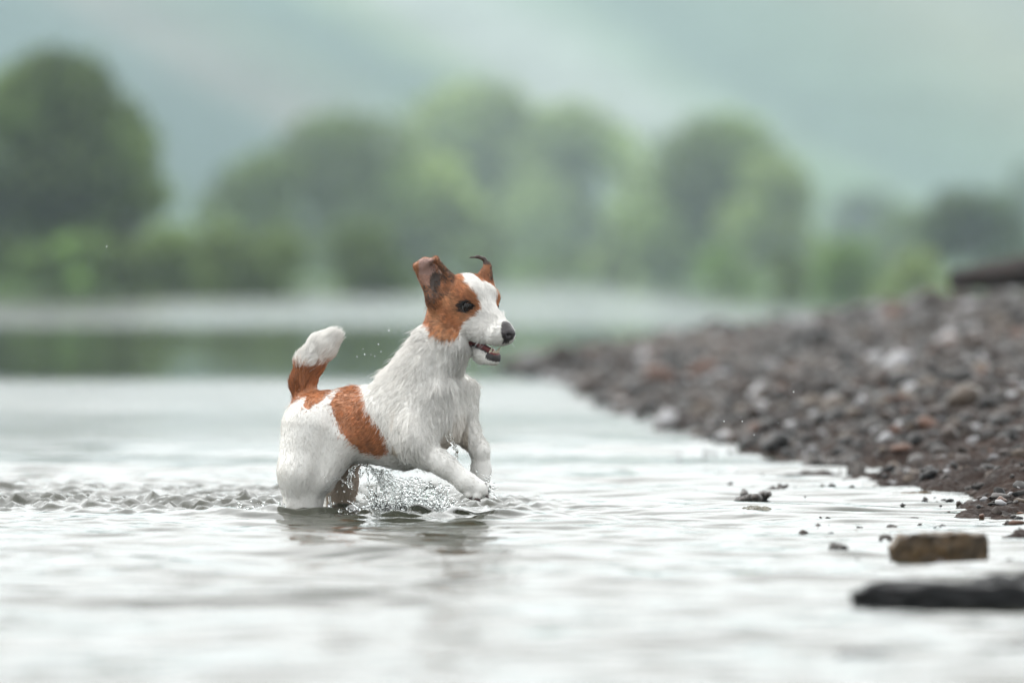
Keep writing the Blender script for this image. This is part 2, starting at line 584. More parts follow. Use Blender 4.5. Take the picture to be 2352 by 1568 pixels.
# individual pebbles: those showing largest
cand = []
r2 = np.random.default_rng(21)
while len(cand) < 300:
    yy = 11.8 + (31 - 11.8) * r2.random() ** 0.95
    xx = shore_x(yy) + r2.random() ** 1.1 * (0.1 * yy - shore_x(yy) + 0.05)
    if xx > 0.0915 * yy + 0.02:
        continue
    s = r2.uniform(0.014, 0.036) * (0.55 + yy / 22) * (0.65 if yy < 14 else 1)
    if any((xx - c[0]) ** 2 + ((yy - c[1])) ** 2 < (s + c[2]) ** 2 * 0.8 for c in cand):
        continue
    cand.append((xx, yy, s))
for (xx, yy, s) in cand:
    zz = float(bank_z(np.array([xx]), np.array([yy]))[0][0])
    mi = int(r2.choice(6, p=PW))
    me = peb_meshes[int(r2.integers(5)) * 6 + mi][0]
    o = bpy.data.objects.new('pebble', me)
    COL.objects.link(o)
    o.parent = bank
    o.scale = (s, s, s * r2.uniform(0.8, 1.2))
    o.location = (xx, yy, max(zz, -0.005) + s * 0.22)
    o.rotation_euler = (r2.normal(0, 0.25), r2.normal(0, 0.25), r2.uniform(0, 6.28))
# all the smaller ones, as one mass
shapes = [stone_shape(300 + i, 1) for i in range(8)]
allv, allf, allc = [], [], []
N = 22000
off = 0
r3 = np.random.default_rng(5)
yy = 10.8 + (34 - 10.8) * r3.random(N) ** 1.25
lo = shore_x(yy) - 0.10
xx = lo + (0.112 * yy + 0.15 - lo) * r3.random(N)
zz, dd = bank_z(xx, yy)
ss = np.exp(r3.normal(math.log(0.0135), 0.55, N)) * (0.5 + yy / 24)
ss = np.where((yy < 15), ss * 0.55, ss)
# the last 170 lie awash in the shallows off the muddy edge
NA = 170
yy[-NA:] = 9.6 + (16.8 - 9.6) * r3.random(NA) ** 0.8
xx[-NA:] = np.minimum(shore_x(yy[-NA:]), 0.088 * yy[-NA:]) - 0.42 * r3.random(NA) ** 1.6
ss[-NA:] = np.exp(r3.normal(math.log(0.0075), 0.5, NA))
keep = (zz > -0.012) & (r3.random(N) < np.interp(yy + 1.5 * (fbm(xx * 2, yy * 0.7, 2, 88) - 0.5), [13.0, 15.0, 18.0], [0.10, 0.30, 1.0]))
zz[-NA:] = np.clip(bank_z(xx[-NA:], yy[-NA:])[0], 0.0, None)
keep[-NA:] = True
for i in np.nonzero(keep)[0]:
    v, f = shapes[i % 8]
    a = r3.uniform(0, 6.28)
    ca, sa = math.cos(a), math.sin(a)
    q = v * ss[i]
    q = np.stack([q[:, 0] * ca - q[:, 1] * sa, q[:, 0] * sa + q[:, 1] * ca, q[:, 2] * r3.uniform(0.8, 1.3)], 1)
    q[:, 2] += q[:, 0] * r3.normal(0, 0.25) 
    q += (xx[i], yy[i], max(zz[i], -0.01) + ss[i] * 0.25 if i < N - NA else max(zz[i], 0.0) + ss[i] * r3.uniform(-0.35, 0.0))
    allv.append(q); allf.append(f + off); off += len(v)
    lo_c, hi_c = peb_cols[int(r3.choice(6, p=PW))]
    t = r3.random()
    c = np.array(lo_c) * (1 - t) + np.array(hi_c) * t
    allc.append(np.repeat(c[None], len(v), 0))
m_gr = mat_attr('wet_gravel', rough=0.45, spec=0.3, nscale=60, namt=0.25)
gravel = mesh_from('gravel', np.concatenate(allv), np.concatenate(allf), m_gr, smooth=True, color=np.concatenate(allc))
tag(gravel, 'loose wet grey and brown gravel covering the river bank on the right', 'gravel', kind='stuff')

# ------------------------------------------------------------------ things lying in the shallows
def blob_thing(name, label, cat, px, py, w, h, mat, dep=None, seed=0, group=None, tilt=0.0, lumps=9, sink=0.25, squash=1.0, jag=0.25):
    """lumpy solid standing in the water; w, h in metres, built from many small bodies fused together"""
    x, y = on_water(px, py)
    dep = dep or w * 0.6
    r = np.random.default_rng(seed)
    hh = max(h, 0.006)
    step = max(min(w, dep) / 42, hh / 14, 0.0009)
    F = Field((-w * 0.62, -dep * 0.62, -hh * 0.8), (w * 0.62, dep * 0.62, hh * 1.7), step)
    for i in range(lumps):
        t = (i + 0.5) / lumps * 2 - 1
        e = math.sqrt(max(1 - abs(t) ** 2.2, 0.05))
        a = np.array([t * w * 0.42, r.normal(0, dep * 0.12), -hh * 0.2 + t * tilt * hh + e * hh * r.uniform(0, jag)])
        b = a + np.array([r.normal(0, w * 0.07), r.normal(0, dep * 0.2), r.uniform(0, jag) * hh * 0.5])
        ra = hh * (0.42 + 0.45 * e) * squash
        add_cone(F, a, b, ra, ra * r.uniform(0.6, 1.0), k=hh * 0.4, pad=hh)
    v, f = surface_nets(F)
    v[:, 2] += (fbm(v[:, 0] * 6 / w * 2, v[:, 1] * 6 / w * 2, 3, seed) - 0.5) * hh * 0.5
    o = mesh_from(name, v, f, mat, smooth=True)
    o.location = (x, y, -hh * sink)
    tag(o, label, cat, group)
    return o

m_wood = mat_noisy('soaked_wood', (0.020, 0.014, 0.008), (0.12, 0.075, 0.035), 35, rough=0.5, bstr=0.8, bdist=0.006, c3=(0.15, 0.11, 0.05), spec=0.3)
m_slab = mat_noisy('wet_dark_slate', (0.005, 0.005, 0.006), (0.014, 0.014, 0.015), 22, rough=0.55, spec=0.25, bstr=0.7, bdist=0.006)
m_clod = mat_noisy('wet_mud_clod', (0.018, 0.014, 0.012), (0.05, 0.038, 0.03), 70, rough=0.35, bstr=0.9, bdist=0.006)
m_stone = mat_noisy('river_stone_olive', (0.06, 0.058, 0.042), (0.15, 0.14, 0.10), 40, rough=0.25, bstr=0.4, bdist=0.003)

# the broken block of wood or slate standing in the shallows
def broken_block(px0, px1, py_top, py_base, name, label, cat, mat, dep, notch=True, seed=3, lean=0.0, nz_scale=0.5):
    x0, y = on_water(px0, py_base); x1, _ = on_water(px1, py_base)
    h = (py_base - py_top) * U * y
    r = np.random.default_rng(seed)
    nx_, ny_, nz_ = 40, 16, 10
    w = x1 - x0
    # outline of the block seen from above and its undulating top
    us = np.linspace(0, 1, nx_)
    vs = np.linspace(0, 1, ny_)
    top = np.array([[h * (0.93 + 0.10 * lean * (u - 0.5) + (0.30 if nz_scale < 1 else 0.75) * (fbm(np.array([u * (9.0 if nz_scale < 1 else 5.0)]), np.array([v_ * 4.0]), 3, seed)[0] - 0.5)) * (0.55 + 0.45 * smoothstep(0.0, 0.10, np.array(u)) if notch else 1.0) for v_ in vs] for u in us])
    V = []; Fc = []
    def ring(z01, inset):
        pts = []
        for u in us: pts.append((u, 0))
        for v_ in vs[1:]: pts.append((1, v_))
        for u in us[::-1][1:]: pts.append((u, 1))
        for v_ in vs[::-1][1:-1]: pts.append((0, v_))
        out = []
        for (u, v_) in pts:
            uu = u * (1 - 2 * inset) + inset
            vv = v_ * (1 - 2 * inset) + inset
            i = min(int(round(u * (nx_ - 1))), nx_ - 1); j = min(int(round(v_ * (ny_ - 1))), ny_ - 1)
            rough = 0.03 * w * (fbm(np.array([u * 14.0 + 5]), np.array([z01 * 6.0 + v_ * 9]), 3, seed + 9)[0] - 0.5)
            xo = (0.075 * w * (1 - z01) ** 1.0 if (u < 0.5 and notch) else 0) * (1 - u) ** 3
            out.append((uu * w + xo + rough, vv * dep + rough * 2, -0.02 + z01 * (top[i, j] + 0.02)))
        return out
    rings = [ring(z, 0.0 if z < 0.85 else (z - 0.85) * 0.16) for z in np.linspace(0, 1, nz_)]
    n = len(rings[0])
    for rg_ in rings: V += rg_
    for k in range(nz_ - 1):
        for i in range(n):
            j = (i + 1) % n
            Fc.append((k * n + i, k * n + j, (k + 1) * n + j, (k + 1) * n + i))
    # lid: rows across
    base = len(V)
    for i in range(nx_):
        for j in range(ny_):
            ins = 0.15 * 0.16
            V.append(((us[i] * (1 - 2 * ins) + ins) * w, (vs[j] * (1 - 2 * ins) + ins) * dep, top[i, j] - 0.0005 + 0.002 * math.sin(math.pi * us[i]) ))
    for i in range(nx_ - 1):
        for j in range(ny_ - 1):
            a = base + i * ny_ + j
            Fc.append((a, a + ny_, a + ny_ + 1, a + 1))
    o = mesh_from(name, np.array(V), np.array(Fc), mat, smooth=False)
    o.location = (x0, y, 0)
    tag(o, label, cat)
    return o

broken_block(2042, 2270, 1226, 1283, 'driftwood_block', 'thick broken block of brown soaked wood standing in the shallows at the right edge', 'driftwood', m_wood, 0.07, True, 3, 0.9)
broken_block(1955, 2420, 1342, 1388, 'slate_slab', 'long flat near black slab lying in the water nearest the camera', 'rock', m_slab, 0.10, True, 8, 1.5, 2.0)
blob_thing('slate_slab', 'rounded black hump rising on the right end of the long dark slab', 'rock', 2320, 1372, 0.16, 0.045, m_slab, 0.16, 71, sink=0.1)

blob_thing('river_stone', 'smooth olive grey stone breaking the water right of the dog, the roundest one', 'stone', 1737, 1172, 0.070, 0.018, m_stone, 0.10, 12, lumps=5, sink=0.15, jag=0.1)
blob_thing('driftwood_strip', 'ragged dark strip of wet bark slanting up out of the ripples behind the round stone', 'driftwood', 1722, 1143, 0.115, 0.012, m_clod, 0.30, 13, lumps=11, tilt=0.9, sink=0.2, jag=0.9)
blob_thing('driftwood_strip', 'short dark strip of wet bark just beyond the longer slanting one', 'driftwood', 1785, 1120, 0.060, 0.007, m_clod, 0.2, 14, lumps=8, tilt=0.7, sink=0.2, jag=0.9)
blob_thing('mud_clod', 'long dark clod of mud with a pointed top, farthest out in the bright water', 'clod', 1887, 1071, 0.095, 0.024, m_clod, 0.16, 15, lumps=9, jag=0.7)
blob_thing('mud_clod', 'upright dark lump standing in the water between the long clod and the bank', 'clod', 1966, 1087, 0.036, 0.034, m_clod, 0.10, 16, lumps=5, sink=0.1, jag=0.4)
blob_thing('driftwood_stick', 'thin brown stick lying low on the water near the muddy edge', 'stick', 2062, 1137, 0.125, 0.0085, m_wood, 0.03, 17, lumps=13, tilt=0.6, sink=-0.1, jag=0.15)
blob_thing('river_stone', 'dark flat stone barely breaking the water between the round stone and the dog', 'stone', 1562, 1210, 0.080, 0.0055, m_slab, 0.10, 18, lumps=7, jag=0.2)
blob_thing('river_stone', 'small dark knob at the left end of the broken wood block', 'stone', 2034, 1238, 0.020, 0.014, m_clod, 0.02, 19, lumps=4, jag=0.3)
blob_thing('mud_clod', 'small pointed brown clod alone in the bright water left of the wood block', 'clod', 1926, 1260, 0.034, 0.011, m_clod, 0.05, 20, lumps=7, jag=0.8)
blob_thing('river_stone', 'small dark stone with a flat top, farther out than the wood block', 'stone', 2048, 1213, 0.018, 0.011, m_clod, 0.03, 22, lumps=4, jag=0.5)
blob_thing('river_stone', 'thin dark flake of stone just behind the wood block', 'stone', 2160, 1212, 0.075, 0.006, m_slab, 0.06, 23, lumps=7, jag=0.2)
for k_, (px_, py_, w_, h_, lb) in enumerate([
        (1929, 1445, 0.075, 0.006, 'flat stone just breaking the water below the left end of the black slab'),
        (1980, 1496, 0.090, 0.006, 'flat brown stone awash near the bottom edge, right of the one below the slab end'),
        (2290, 1486, 0.110, 0.008, 'flat dark stone awash near the bottom right corner'),
        (1626, 1540, 0.070, 0.005, 'dim stone barely awash at the bottom edge, leftmost of the sunken stones'),
        (2170, 1316, 0.080, 0.006, 'thin dark stone lying in the water just behind the black slab')]):
    blob_thing('river_stone', lb, 'stone', px_, py_, w_, h_, m_slab, 0.09, 40 + k_, lumps=7, jag=0.2, sink=0.3)
edge_specs = [(2095, 1192, 0.028, 0.012, 0, 'grey pebble in the thin water left of the rust coloured pebbles'),
              (2255, 1188, 0.022, 0.017, 4, 'rust orange pebble at the water edge, left one of two'),
              (2290, 1185, 0.024, 0.018, 1, 'brown pebble at the water edge beside the rust orange one'),
              (2335, 1205, 0.042, 0.018, 4, 'broad orange brown pebble at the very right edge of the water'),
              (2075, 1160, 0.020, 0.006, 3, 'tiny charcoal pebble in the ripples below the thin stick'),
              (2180, 1150, 0.024, 0.013, 3, 'charcoal pebble where the ripples meet the mud'),
              (2135, 1112, 0.040, 0.018, 3, 'round charcoal pebble on the edge of the mud beyond the stick'),
              (2090, 1112, 0.035, 0.020, 2, 'tan pebble half in mud beyond the stick'),
              (1880, 1195, 0.018, 0.006, 3, 'tiny dark pebble alone in the open ripples right of the round stone'),
              (2050, 1108, 0.035, 0.016, 0, 'grey wet pebble in the row of stones at the mud edge'),
              (2130, 1245, 0.02, 0.006, 3, 'tiny black pebble close behind the middle of the wood block'),
              (2330, 1150, 0.045, 0.028, 0, 'large smooth grey pebble on the mud at the right edge')]
for i, (px_, py_, w_, h_, mi, lb) in enumerate(edge_specs):
    x_, y_ = on_water(px_, py_)
    o = bpy.data.objects.new('pebble', peb_meshes[(i % 5) * 6 + mi][0])
    COL.objects.link(o)
    o.scale = (w_ / 2, w_ / 2, h_ * 1.1)
    bz = float(bank_z(np.array([x_]), np.array([y_]))[0][0])
    o.location = (x_, y_, max(0.0, bz) + h_ * 0.15)
    o.rotation_euler = (0.05, -0.08, i * 1.3)
    tag(o, lb, 'pebble')

# dark log on top of the bank, upper right
def log_thing():
    F = Field((-0.3, -0.3, -0.2), (2.2, 0.3, 0.3), 0.02)
    r = np.random.default_rng(4)
    pts = [(-0.05, 0, -0.02, 0.055), (0.25, 0.02, 0.015, 0.075), (0.7, 0, 0.03, 0.085), (1.3, 0.03, 0.045, 0.09), (2.0, 0, 0.05, 0.08)]
    for a, b in zip(pts[:-1], pts[1:]):
        add_cone(F, a[:3], b[:3], a[3], b[3], k=0.03, pad=0.06)
    add_cone(F, (0.45, 0, 0.03), (0.52, -0.06, 0.13), 0.05, 0.03, k=0.03, pad=0.06)
    v, f = surface_nets(F)
    v += (fbm(v[:, 0:1] * 9, v[:, 2:3] * 14, 3, 8) - 0.5) * 0.03
    return v, f
v, f = log_thing()
o = mesh_from('fallen_log', v, f, mat_noisy('rotten_bark', (0.010, 0.007, 0.006), (0.035, 0.022, 0.018), 14, rough=0.8, bstr=0.8, bdist=0.02), smooth=True)
lx = (2225 - 1176) * U * 27.0
o.location = (lx, 27.0, CAM_H - (633 - HOR * 2352 / 1024) * U * 27.0)
tag(o, 'dark rotten log lying on top of the gravel bank at the upper right', 'log')

# ------------------------------------------------------------------ far bank, hill
fp = [(-60, 108), (-14, 118), (-9.0, 124), (-6.9, 150), (-5.4, 190), (-0.67, 312), (7.7, 312), (10.3, 237), (11.6, 170), (12.6, 145), (20, 130), (80, 120)]
FXs = np.array([q[0] for q in fp]); FYs = np.array([q[1] for q in fp])
def far_shore(x):
    return np.interp(x, FXs, FYs)
def land_z(X, Y):
    d = Y - far_shore(X)
    z = np.interp(d, [-30, -3, 0, 3, 10, 60], [-1.0, -0.3, 0.0, 0.22, 0.3, 0.45])
    z = z + 0.15 * (fbm(X * 0.35, Y * 0.05, 3, 61) - 0.5) * smoothstep(0, 8, d)
    t = np.clip((Y - 520) / 560, 0, 1.25)
    ridge = 84 + 12 * (fbm(X * 0.004 + 5, Y * 0.0 + 2, 3, 55) - 0.5) * 2
    hill = ridge * np.sin(np.clip(t, 0, 1) * math.pi / 2) ** 1.15 + 5 * (fbm(X * 0.012, Y * 0.012, 3, 56) - 0.5) * smoothstep(0, 0.2, t)
    return z + np.maximum(hill, 0)
gx = spaced(-32, 36, 0.8, 1.06, -1440, 1440)
gy = spaced(100, 330, 2.0, 1.012, 98, 1440)
GX, GY = np.meshgrid(gx, gy, indexing='ij')
GZ = land_z(GX, GY)
# fields: strips running down the slope to the right
hx, hz = GX, GZ
elev = np.clip(GZ, 0, 200) / np.maximum(GY, 1)
sx = 1176 + (GX / np.maximum(GY, 1)) / U
sy = 631 - (GZ / np.maximum(GY, 1)) / U
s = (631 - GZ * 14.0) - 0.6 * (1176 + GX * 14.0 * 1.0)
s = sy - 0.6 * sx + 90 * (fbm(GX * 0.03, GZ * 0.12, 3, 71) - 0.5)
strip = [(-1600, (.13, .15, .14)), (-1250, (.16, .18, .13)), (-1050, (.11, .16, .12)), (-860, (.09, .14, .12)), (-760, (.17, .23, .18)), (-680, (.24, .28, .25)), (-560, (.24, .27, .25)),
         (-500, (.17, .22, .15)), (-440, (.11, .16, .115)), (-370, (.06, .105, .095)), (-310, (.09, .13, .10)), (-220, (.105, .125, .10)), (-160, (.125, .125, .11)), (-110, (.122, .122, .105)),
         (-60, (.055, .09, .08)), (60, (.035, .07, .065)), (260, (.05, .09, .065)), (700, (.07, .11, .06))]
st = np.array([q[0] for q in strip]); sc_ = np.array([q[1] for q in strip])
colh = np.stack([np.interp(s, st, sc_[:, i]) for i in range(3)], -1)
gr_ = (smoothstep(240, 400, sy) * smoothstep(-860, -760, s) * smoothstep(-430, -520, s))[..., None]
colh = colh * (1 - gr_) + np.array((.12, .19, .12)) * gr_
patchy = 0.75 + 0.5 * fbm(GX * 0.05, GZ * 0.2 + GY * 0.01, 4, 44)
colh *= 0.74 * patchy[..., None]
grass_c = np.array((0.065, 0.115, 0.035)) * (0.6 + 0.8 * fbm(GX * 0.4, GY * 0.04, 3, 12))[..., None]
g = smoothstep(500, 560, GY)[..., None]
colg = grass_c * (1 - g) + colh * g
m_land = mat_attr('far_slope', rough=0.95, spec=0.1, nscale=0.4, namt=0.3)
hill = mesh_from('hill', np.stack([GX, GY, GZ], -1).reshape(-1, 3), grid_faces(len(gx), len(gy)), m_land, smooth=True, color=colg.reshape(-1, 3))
tag(hill, kind='structure')

# ------------------------------------------------------------------ trees across the river
m_leaf = mat_attr('willow_leaves', rough=0.6, spec=0.15, trans=0.5)
m_bark = mat_noisy('tree_bark', (0.03, 0.025, 0.02), (0.09, 0.075, 0.055), 4, rough=0.9, bstr=0.6, bdist=0.05)

def tube(path, radii, sides=7):
    V = []; Fc = []
    for i, (pt, r) in enumerate(zip(path, radii)):
        for k in range(sides):
            a = 2 * math.pi * k / sides
            V.append((pt[0] + r * math.cos(a), pt[1] + r * math.sin(a), pt[2]))
    for i in range(len(path) - 1):
        for k in range(sides):
            j = (k + 1) % sides
            Fc.append((i * sides + k, i * sides + j, (i + 1) * sides + j, (i + 1) * sides + k))
    return np.array(V), np.array(Fc)

def make_tree(px, py_top, width_px, Y, colour, label, name='willow_tree', cat='tree', seed=0, group='trees along the far bank', lobes=14, nleaf=5200, bush=False, colour2=None):
    r = np.random.default_rng(seed)
    x = (px - 1176) * U * Y
    base = float(land_z(np.array([x]), np.array([Y]))[0])
    H = (CAM_H + (HOR * 2352 / 1024 - py_top) * U * Y) - base
    Wd = width_px * U * Y
    root = empty(name, (x, Y, base))
    tag(root, label, cat, group)
    # crown: lobes in an egg-shaped envelope, leaves scattered through their outer shells
    zc0 = 0.0 if bush else 0.04
    L = []
    for i in range(lobes):
        u = (i + 0.5) / lobes
        zz = zc0 + (0.95 - zc0) * u ** 0.9
        prof = math.sqrt(max(1 - (max(zz - 0.36, 0) / 0.66) ** 2, 0.05))
        lr = (0.21 + 0.08 * r.random()) * min(Wd, H) * (0.6 + 0.4 * prof)
        a = r.uniform(0, 6.28)
        rad = max(Wd * 0.55 * prof - lr * 0.8, 0) * (0.15 + 0.95 * r.random())
        zc = min(zz * H, H - lr * 0.92)
        L.append((rad * math.cos(a) * 1.15, rad * math.sin(a) * 0.9, max(zc, lr * 0.5), lr, r.choice((0.45, 0.8, 1.2, 1.7))))
    L.append((0, 0, H - 0.22 * min(Wd, H), 0.22 * min(Wd, H), 1.0))
    n = nleaf
    li = r.choice(len(L), n, p=np.array([q[3] ** 2 for q in L]) / sum(q[3] ** 2 for q in L))
    Ls = np.array(L)[li]
    d = r.normal(size=(n, 3)); d /= np.linalg.norm(d, axis=1)[:, None]
    rad = Ls[:, 3] * (0.60 + 0.38 * r.random(n) ** 0.6 + 0.35 * r.random(n) * (r.random(n) < 0.22))
    P = Ls[:, :3] + d * rad[:, None] * np.array([1, 1, 0.92])
    keep = P[:, 2] > 0.02
    P = P[keep]; d = d[keep]; li = li[keep]; Ls = Ls[keep]
    n = len(P)
    size = 0.075 * math.sqrt(Wd * H) * r.uniform(0.5, 1.1, n) * (0.8 if not bush else 1.0)
    nn = d + 0.6 * r.normal(size=(n, 3)); nn /= np.linalg.norm(nn, axis=1)[:, None]
    t = np.cross(nn, r.normal(size=(n, 3))); t /= np.linalg.norm(t, axis=1)[:, None]
    b = np.cross(nn, t)
    sa = size[:, None] * 0.5
    q = np.stack([P - t * sa * 1.5, P - b * sa * 0.7, P + t * sa * 1.5, P + b * sa * 0.7], 1).reshape(-1, 3)
    f = np.arange(4 * n).reshape(-1, 4)
    c = np.array(colour)[None] * (Ls[:, 4] * r.uniform(0.75, 1.3, n))[:, None]
    if colour2 is not None:
        k = (r.random(n) < 0.35)
        c[k] = np.array(colour2) * r.uniform(0.8, 1.2, (k.sum(), 1))
    mesh_from('crown', q, f, m_leaf, parent=root, color=np.repeat(c, 4, 0))
    # trunk and limbs
    tr = max(0.035 * H, 0.02)
    V, Fc = tube([(0, 0, -0.2), (0.02 * H, 0, H * 0.25), (0.0, 0.02 * H, H * 0.55), (0.03 * H, 0, H * 0.8)], [tr * 1.3, tr, tr * 0.65, tr * 0.25])
    Vs, Fs, o_ = [V], [Fc], len(V)
    for k in range(7):
        a = 2 * math.pi * k / 7 + r.uniform(-.4, .4)
        h0 = H * r.uniform(0.12, 0.5)
        l = Wd * 0.33
        V, Fc = tube([(0.015 * H, 0, h0), (l * 0.5 * math.cos(a), l * 0.5 * math.sin(a), h0 + 0.14 * H), (l * math.cos(a), l * math.sin(a), h0 + 0.3 * H)], [tr * 0.5, tr * 0.33, tr * 0.12], 5)
        Vs.append(V); Fs.append(Fc + o_); o_ += len(V)
    mesh_from('trunk', np.concatenate(Vs), np.concatenate(Fs), m_bark, smooth=True, parent=root)
    return root

dg_ = (0.080, 0.130, 0.030); mg_ = (0.165, 0.235, 0.075); lg_ = (0.32, 0.41, 0.16); bg_ = (0.20, 0.33, 0.09); dk_ = (0.060, 0.090, 0.055)
T = [
 (90, 122, 420, 134, dg_, 'tallest dark green tree at the far left, its crown touching the frame edge', 1, 16, 6500, False),
 (285, 225, 200, 137, mg_, 'rounded green tree leaning out on the right side of the tallest left tree', 2, 11, 4200, False),
 (-40, 330, 220, 131, dk_, 'dark tree half cut off by the left edge of the frame', 3, 10, 3500, False),
 (610, 345, 230, 235, mg_, 'dark hearted tree standing left of the three large middle crowns', 4, 12, 4200, False),
 (790, 262, 320, 262, mg_, 'broad round tree behind and right of the dark hearted one', 5, 14, 5200, False),
 (965, 345, 260, 275, lg_, 'yellow green willow with a long slanting side just left of the middle', 6, 12, 4500, False),
 (1120, 190, 400, 400, lg_, 'tallest pale willow in the middle of the far bank', 7, 16, 6000, False),
 (1320, 235, 300, 395, lg_, 'pale tree merged with the right side of the tallest middle willow', 8, 12, 4500, False),
 (1480, 360, 220, 380, lg_, 'hazy pale tree in the gap between the middle willows and the dome shaped tree', 9, 10, 3500, False),
 (1650, 265, 360, 300, mg_, 'large dome shaped tree right of the middle with blue green shadows', 10, 14, 5200, False),
 (1790, 355, 200, 290, lg_, 'brighter green tree forming the right shoulder of the dome shaped tree', 11, 10, 3600, False),
 (1975, 430, 170, 500, dk_, 'small far blue green tree low on the slope', 12, 9, 2200, False),
 (2225, 430, 260, 215, dk_, 'dark low tree above the log on the bank', 13, 12, 4200, False),
 (2090, 470, 200, 330, mg_, 'low hazy tree between the wide bright bush and the dark low tree', 36, 9, 2500, False),
 (2350, 372, 110, 480, dk_, 'dark tree cut by the right edge of the frame', 14, 9, 2200, False),
 (75, 560, 230, 128, bg_, 'bright green bush at the waterline under the tallest left tree', 21, 7, 1800, True),
 (215, 540, 210, 133, bg_, 'bright green bush, second from the left edge', 22, 7, 1800, True),
 (375, 510, 230, 166, mg_, 'mid green bush in front of the gap between the left trees', 23, 7, 2000, True),
 (505, 515, 210, 215, mg_, 'darker bush right of the gap at the left waterline', 24, 7, 1800, True),
 (640, 525, 230, 250, mg_, 'grey green bush under the dark hearted tree', 25, 7, 1800, True),
 (850, 515, 260, 300, dg_, 'dark bush at the waterline behind the back of the dog', 26, 7, 1800, True),
 (1240, 572, 180, 318, (0.34, 0.50, 0.12), 'bright green bush at the waterline right behind the head of the dog', 27, 7, 1500, True),
 (1370, 575, 190, 322, (0.40, 0.50, 0.16), 'pale yellow green bush right of the bright one behind the head', 28, 7, 1500, True),
 (1060, 560, 260, 318, mg_, 'wide dull green bush hidden partly by the ears of the dog', 33, 7, 1800, True),
 (1520, 575, 180, 310, mg_, 'low hazy bush left of the dome shaped tree', 34, 7, 1600, True),
 (1560, 400, 200, 330, mg_, 'hazy tree filling the gap at the left foot of the dome shaped tree', 35, 9, 3000, False),
 (1655, 562, 120, 300, bg_, 'small round bright bush under the dome shaped tree', 29, 6, 1200, True),
 (1800, 580, 110, 250, mg_, 'dull green bush right of the small round bright one', 30, 6, 1300, True),
 (1940, 545, 190, 200, bg_, 'wide bright bush beyond the crest of the gravel bank', 31, 7, 1800, True),
 (2090, 575, 160, 190, lg_, 'pale green bush between the wide bright bush and the log', 32, 7, 1500, True),
]
for (px_, top_, w_, Y_, c_, lb, sd, lobes_, nl_, bu_) in T:
    x_ = (px_ - 1176) * U * Y_
    Ymin = float(far_shore(x_)) + (1.2 if bu_ else 5)
    Yu = Ymin if bu_ else max(Y_, Ymin)
    lobes_ += 4; nl_ = int(nl_ * 1.7); w_ *= 1.12
    make_tree(px_, top_, w_, Yu, c_, lb, 'riverside_bush' if bu_ else 'willow_tree', 'bush' if bu_ else 'tree', sd,
              'bushes along the far waterline' if bu_ else 'trees along the far bank', lobes_, nl_, bu_, colour2=(0.17, 0.24, 0.07))

# ------------------------------------------------------------------ the air
m_h = bpy.data.materials.new('river_haze')
m_h.use_nodes = True
nt = m_h.node_tree
nt.nodes.clear()
mo = nt.nodes.new('ShaderNodeOutputMaterial')
pv = nt.nodes.new('ShaderNodeVolumePrincipled')
pv.inputs['Color'].default_value = (0.74, 0.91, 1.0, 1)
pv.inputs['Density'].default_value = 0.00058
pv.inputs['Anisotropy'].default_value = 0.25
nt.links.new(pv.outputs['Volume'], mo.inputs['Volume'])
a, b, c0, c1 = -1480, 1480, -2.5, 112
hv = np.array([(a, -380, c0), (b, -380, c0), (b, 1480, c0), (a, 1480, c0), (a, -380, c1), (b, -380, c1), (b, 1480, c1), (a, 1480, c1)])
hf = np.array([(0, 3, 2, 1), (4, 5, 6, 7), (0, 1, 5, 4), (1, 2, 6, 5), (2, 3, 7, 6), (3, 0, 4, 7)])
haze = mesh_from('haze', hv, hf, m_h)
tag(haze, 'pale blue haze lying over the river and the far slope', 'haze', kind='stuff')

# ------------------------------------------------------------------ the dog
dog = empty('dog', tuple(W(850, 1180, 0.0)))
dog.location.z = 0.0
tag(dog, 'small white and rust brown terrier leaping through the water with both front legs lifted', 'dog')
DO = np.array(dog.location)

LAT = np.array([-0.47, -0.88, 0.0])          # towards the dog's near (right) side
S0 = W(1070, 690, -0.082)
HF = np.array([0.659, -0.659, -0.36]); HN = np.array([-0.7071, -0.7071, 0.0]); HU = np.array([0.2545, -0.2545, 0.932])
def Hd(f, n, u):
    return S0 + (f * HF + n * HN + u * HU) * 0.001
def head_coords(P):
    q = (P - S0) * 1000
    return q @ HF, q @ HN, q @ HU

prims = []     # (a, b, ra, rb, k, squash, squash normal, flow, hair length mm)
def pr(a, b, ra, rb, flow, hl, k=0.022, sq=1.0, sn=None):
    prims.append((np.asarray(a), np.asarray(b), ra / 1000, rb / 1000, k, sq, sn if sn is not None else LAT, np.asarray(flow, float), hl))
back = (-0.75, 0.35, -0.35); down = (-0.15, 0, -1)
# trunk
pr(W(738, 975, .050), W(820, 975, .018), 72, 76, back, 9, sq=1.22)
pr(W(820, 972, .018), W(925, 975, -.032), 76, 93, (-0.7, 0.3, -0.6), 10, sq=1.2)
pr(W(925, 962, -.032), W(985, 950, -.065), 93, 76, (-0.5, 0.2, -0.8), 13, sq=1.15)
# neck
pr(W(945, 898, -.040), W(1016, 780, -.080), 70, 50, (-0.6, 0.2, -0.75), 17, k=0.03, sq=1.1)
pr(W(985, 880, -.080), W(1038, 790, -.105), 50, 42, (-0.05, 0, -1), 18, k=0.03)
# breast
pr(W(1008, 900, -.098), W(1034, 982, -.104), 46, 20, (0.05, 0, -1), 20, k=0.012)
# shoulders
pr(W(968, 885, -.080), W(952, 1010, -.130), 40, 42, (-0.25, 0, -1), 13, k=0.045)
pr(W(1050, 905, -.006), W(1064, 985, -.012), 45, 29, (0.1, 0, -1), 12, k=0.007)
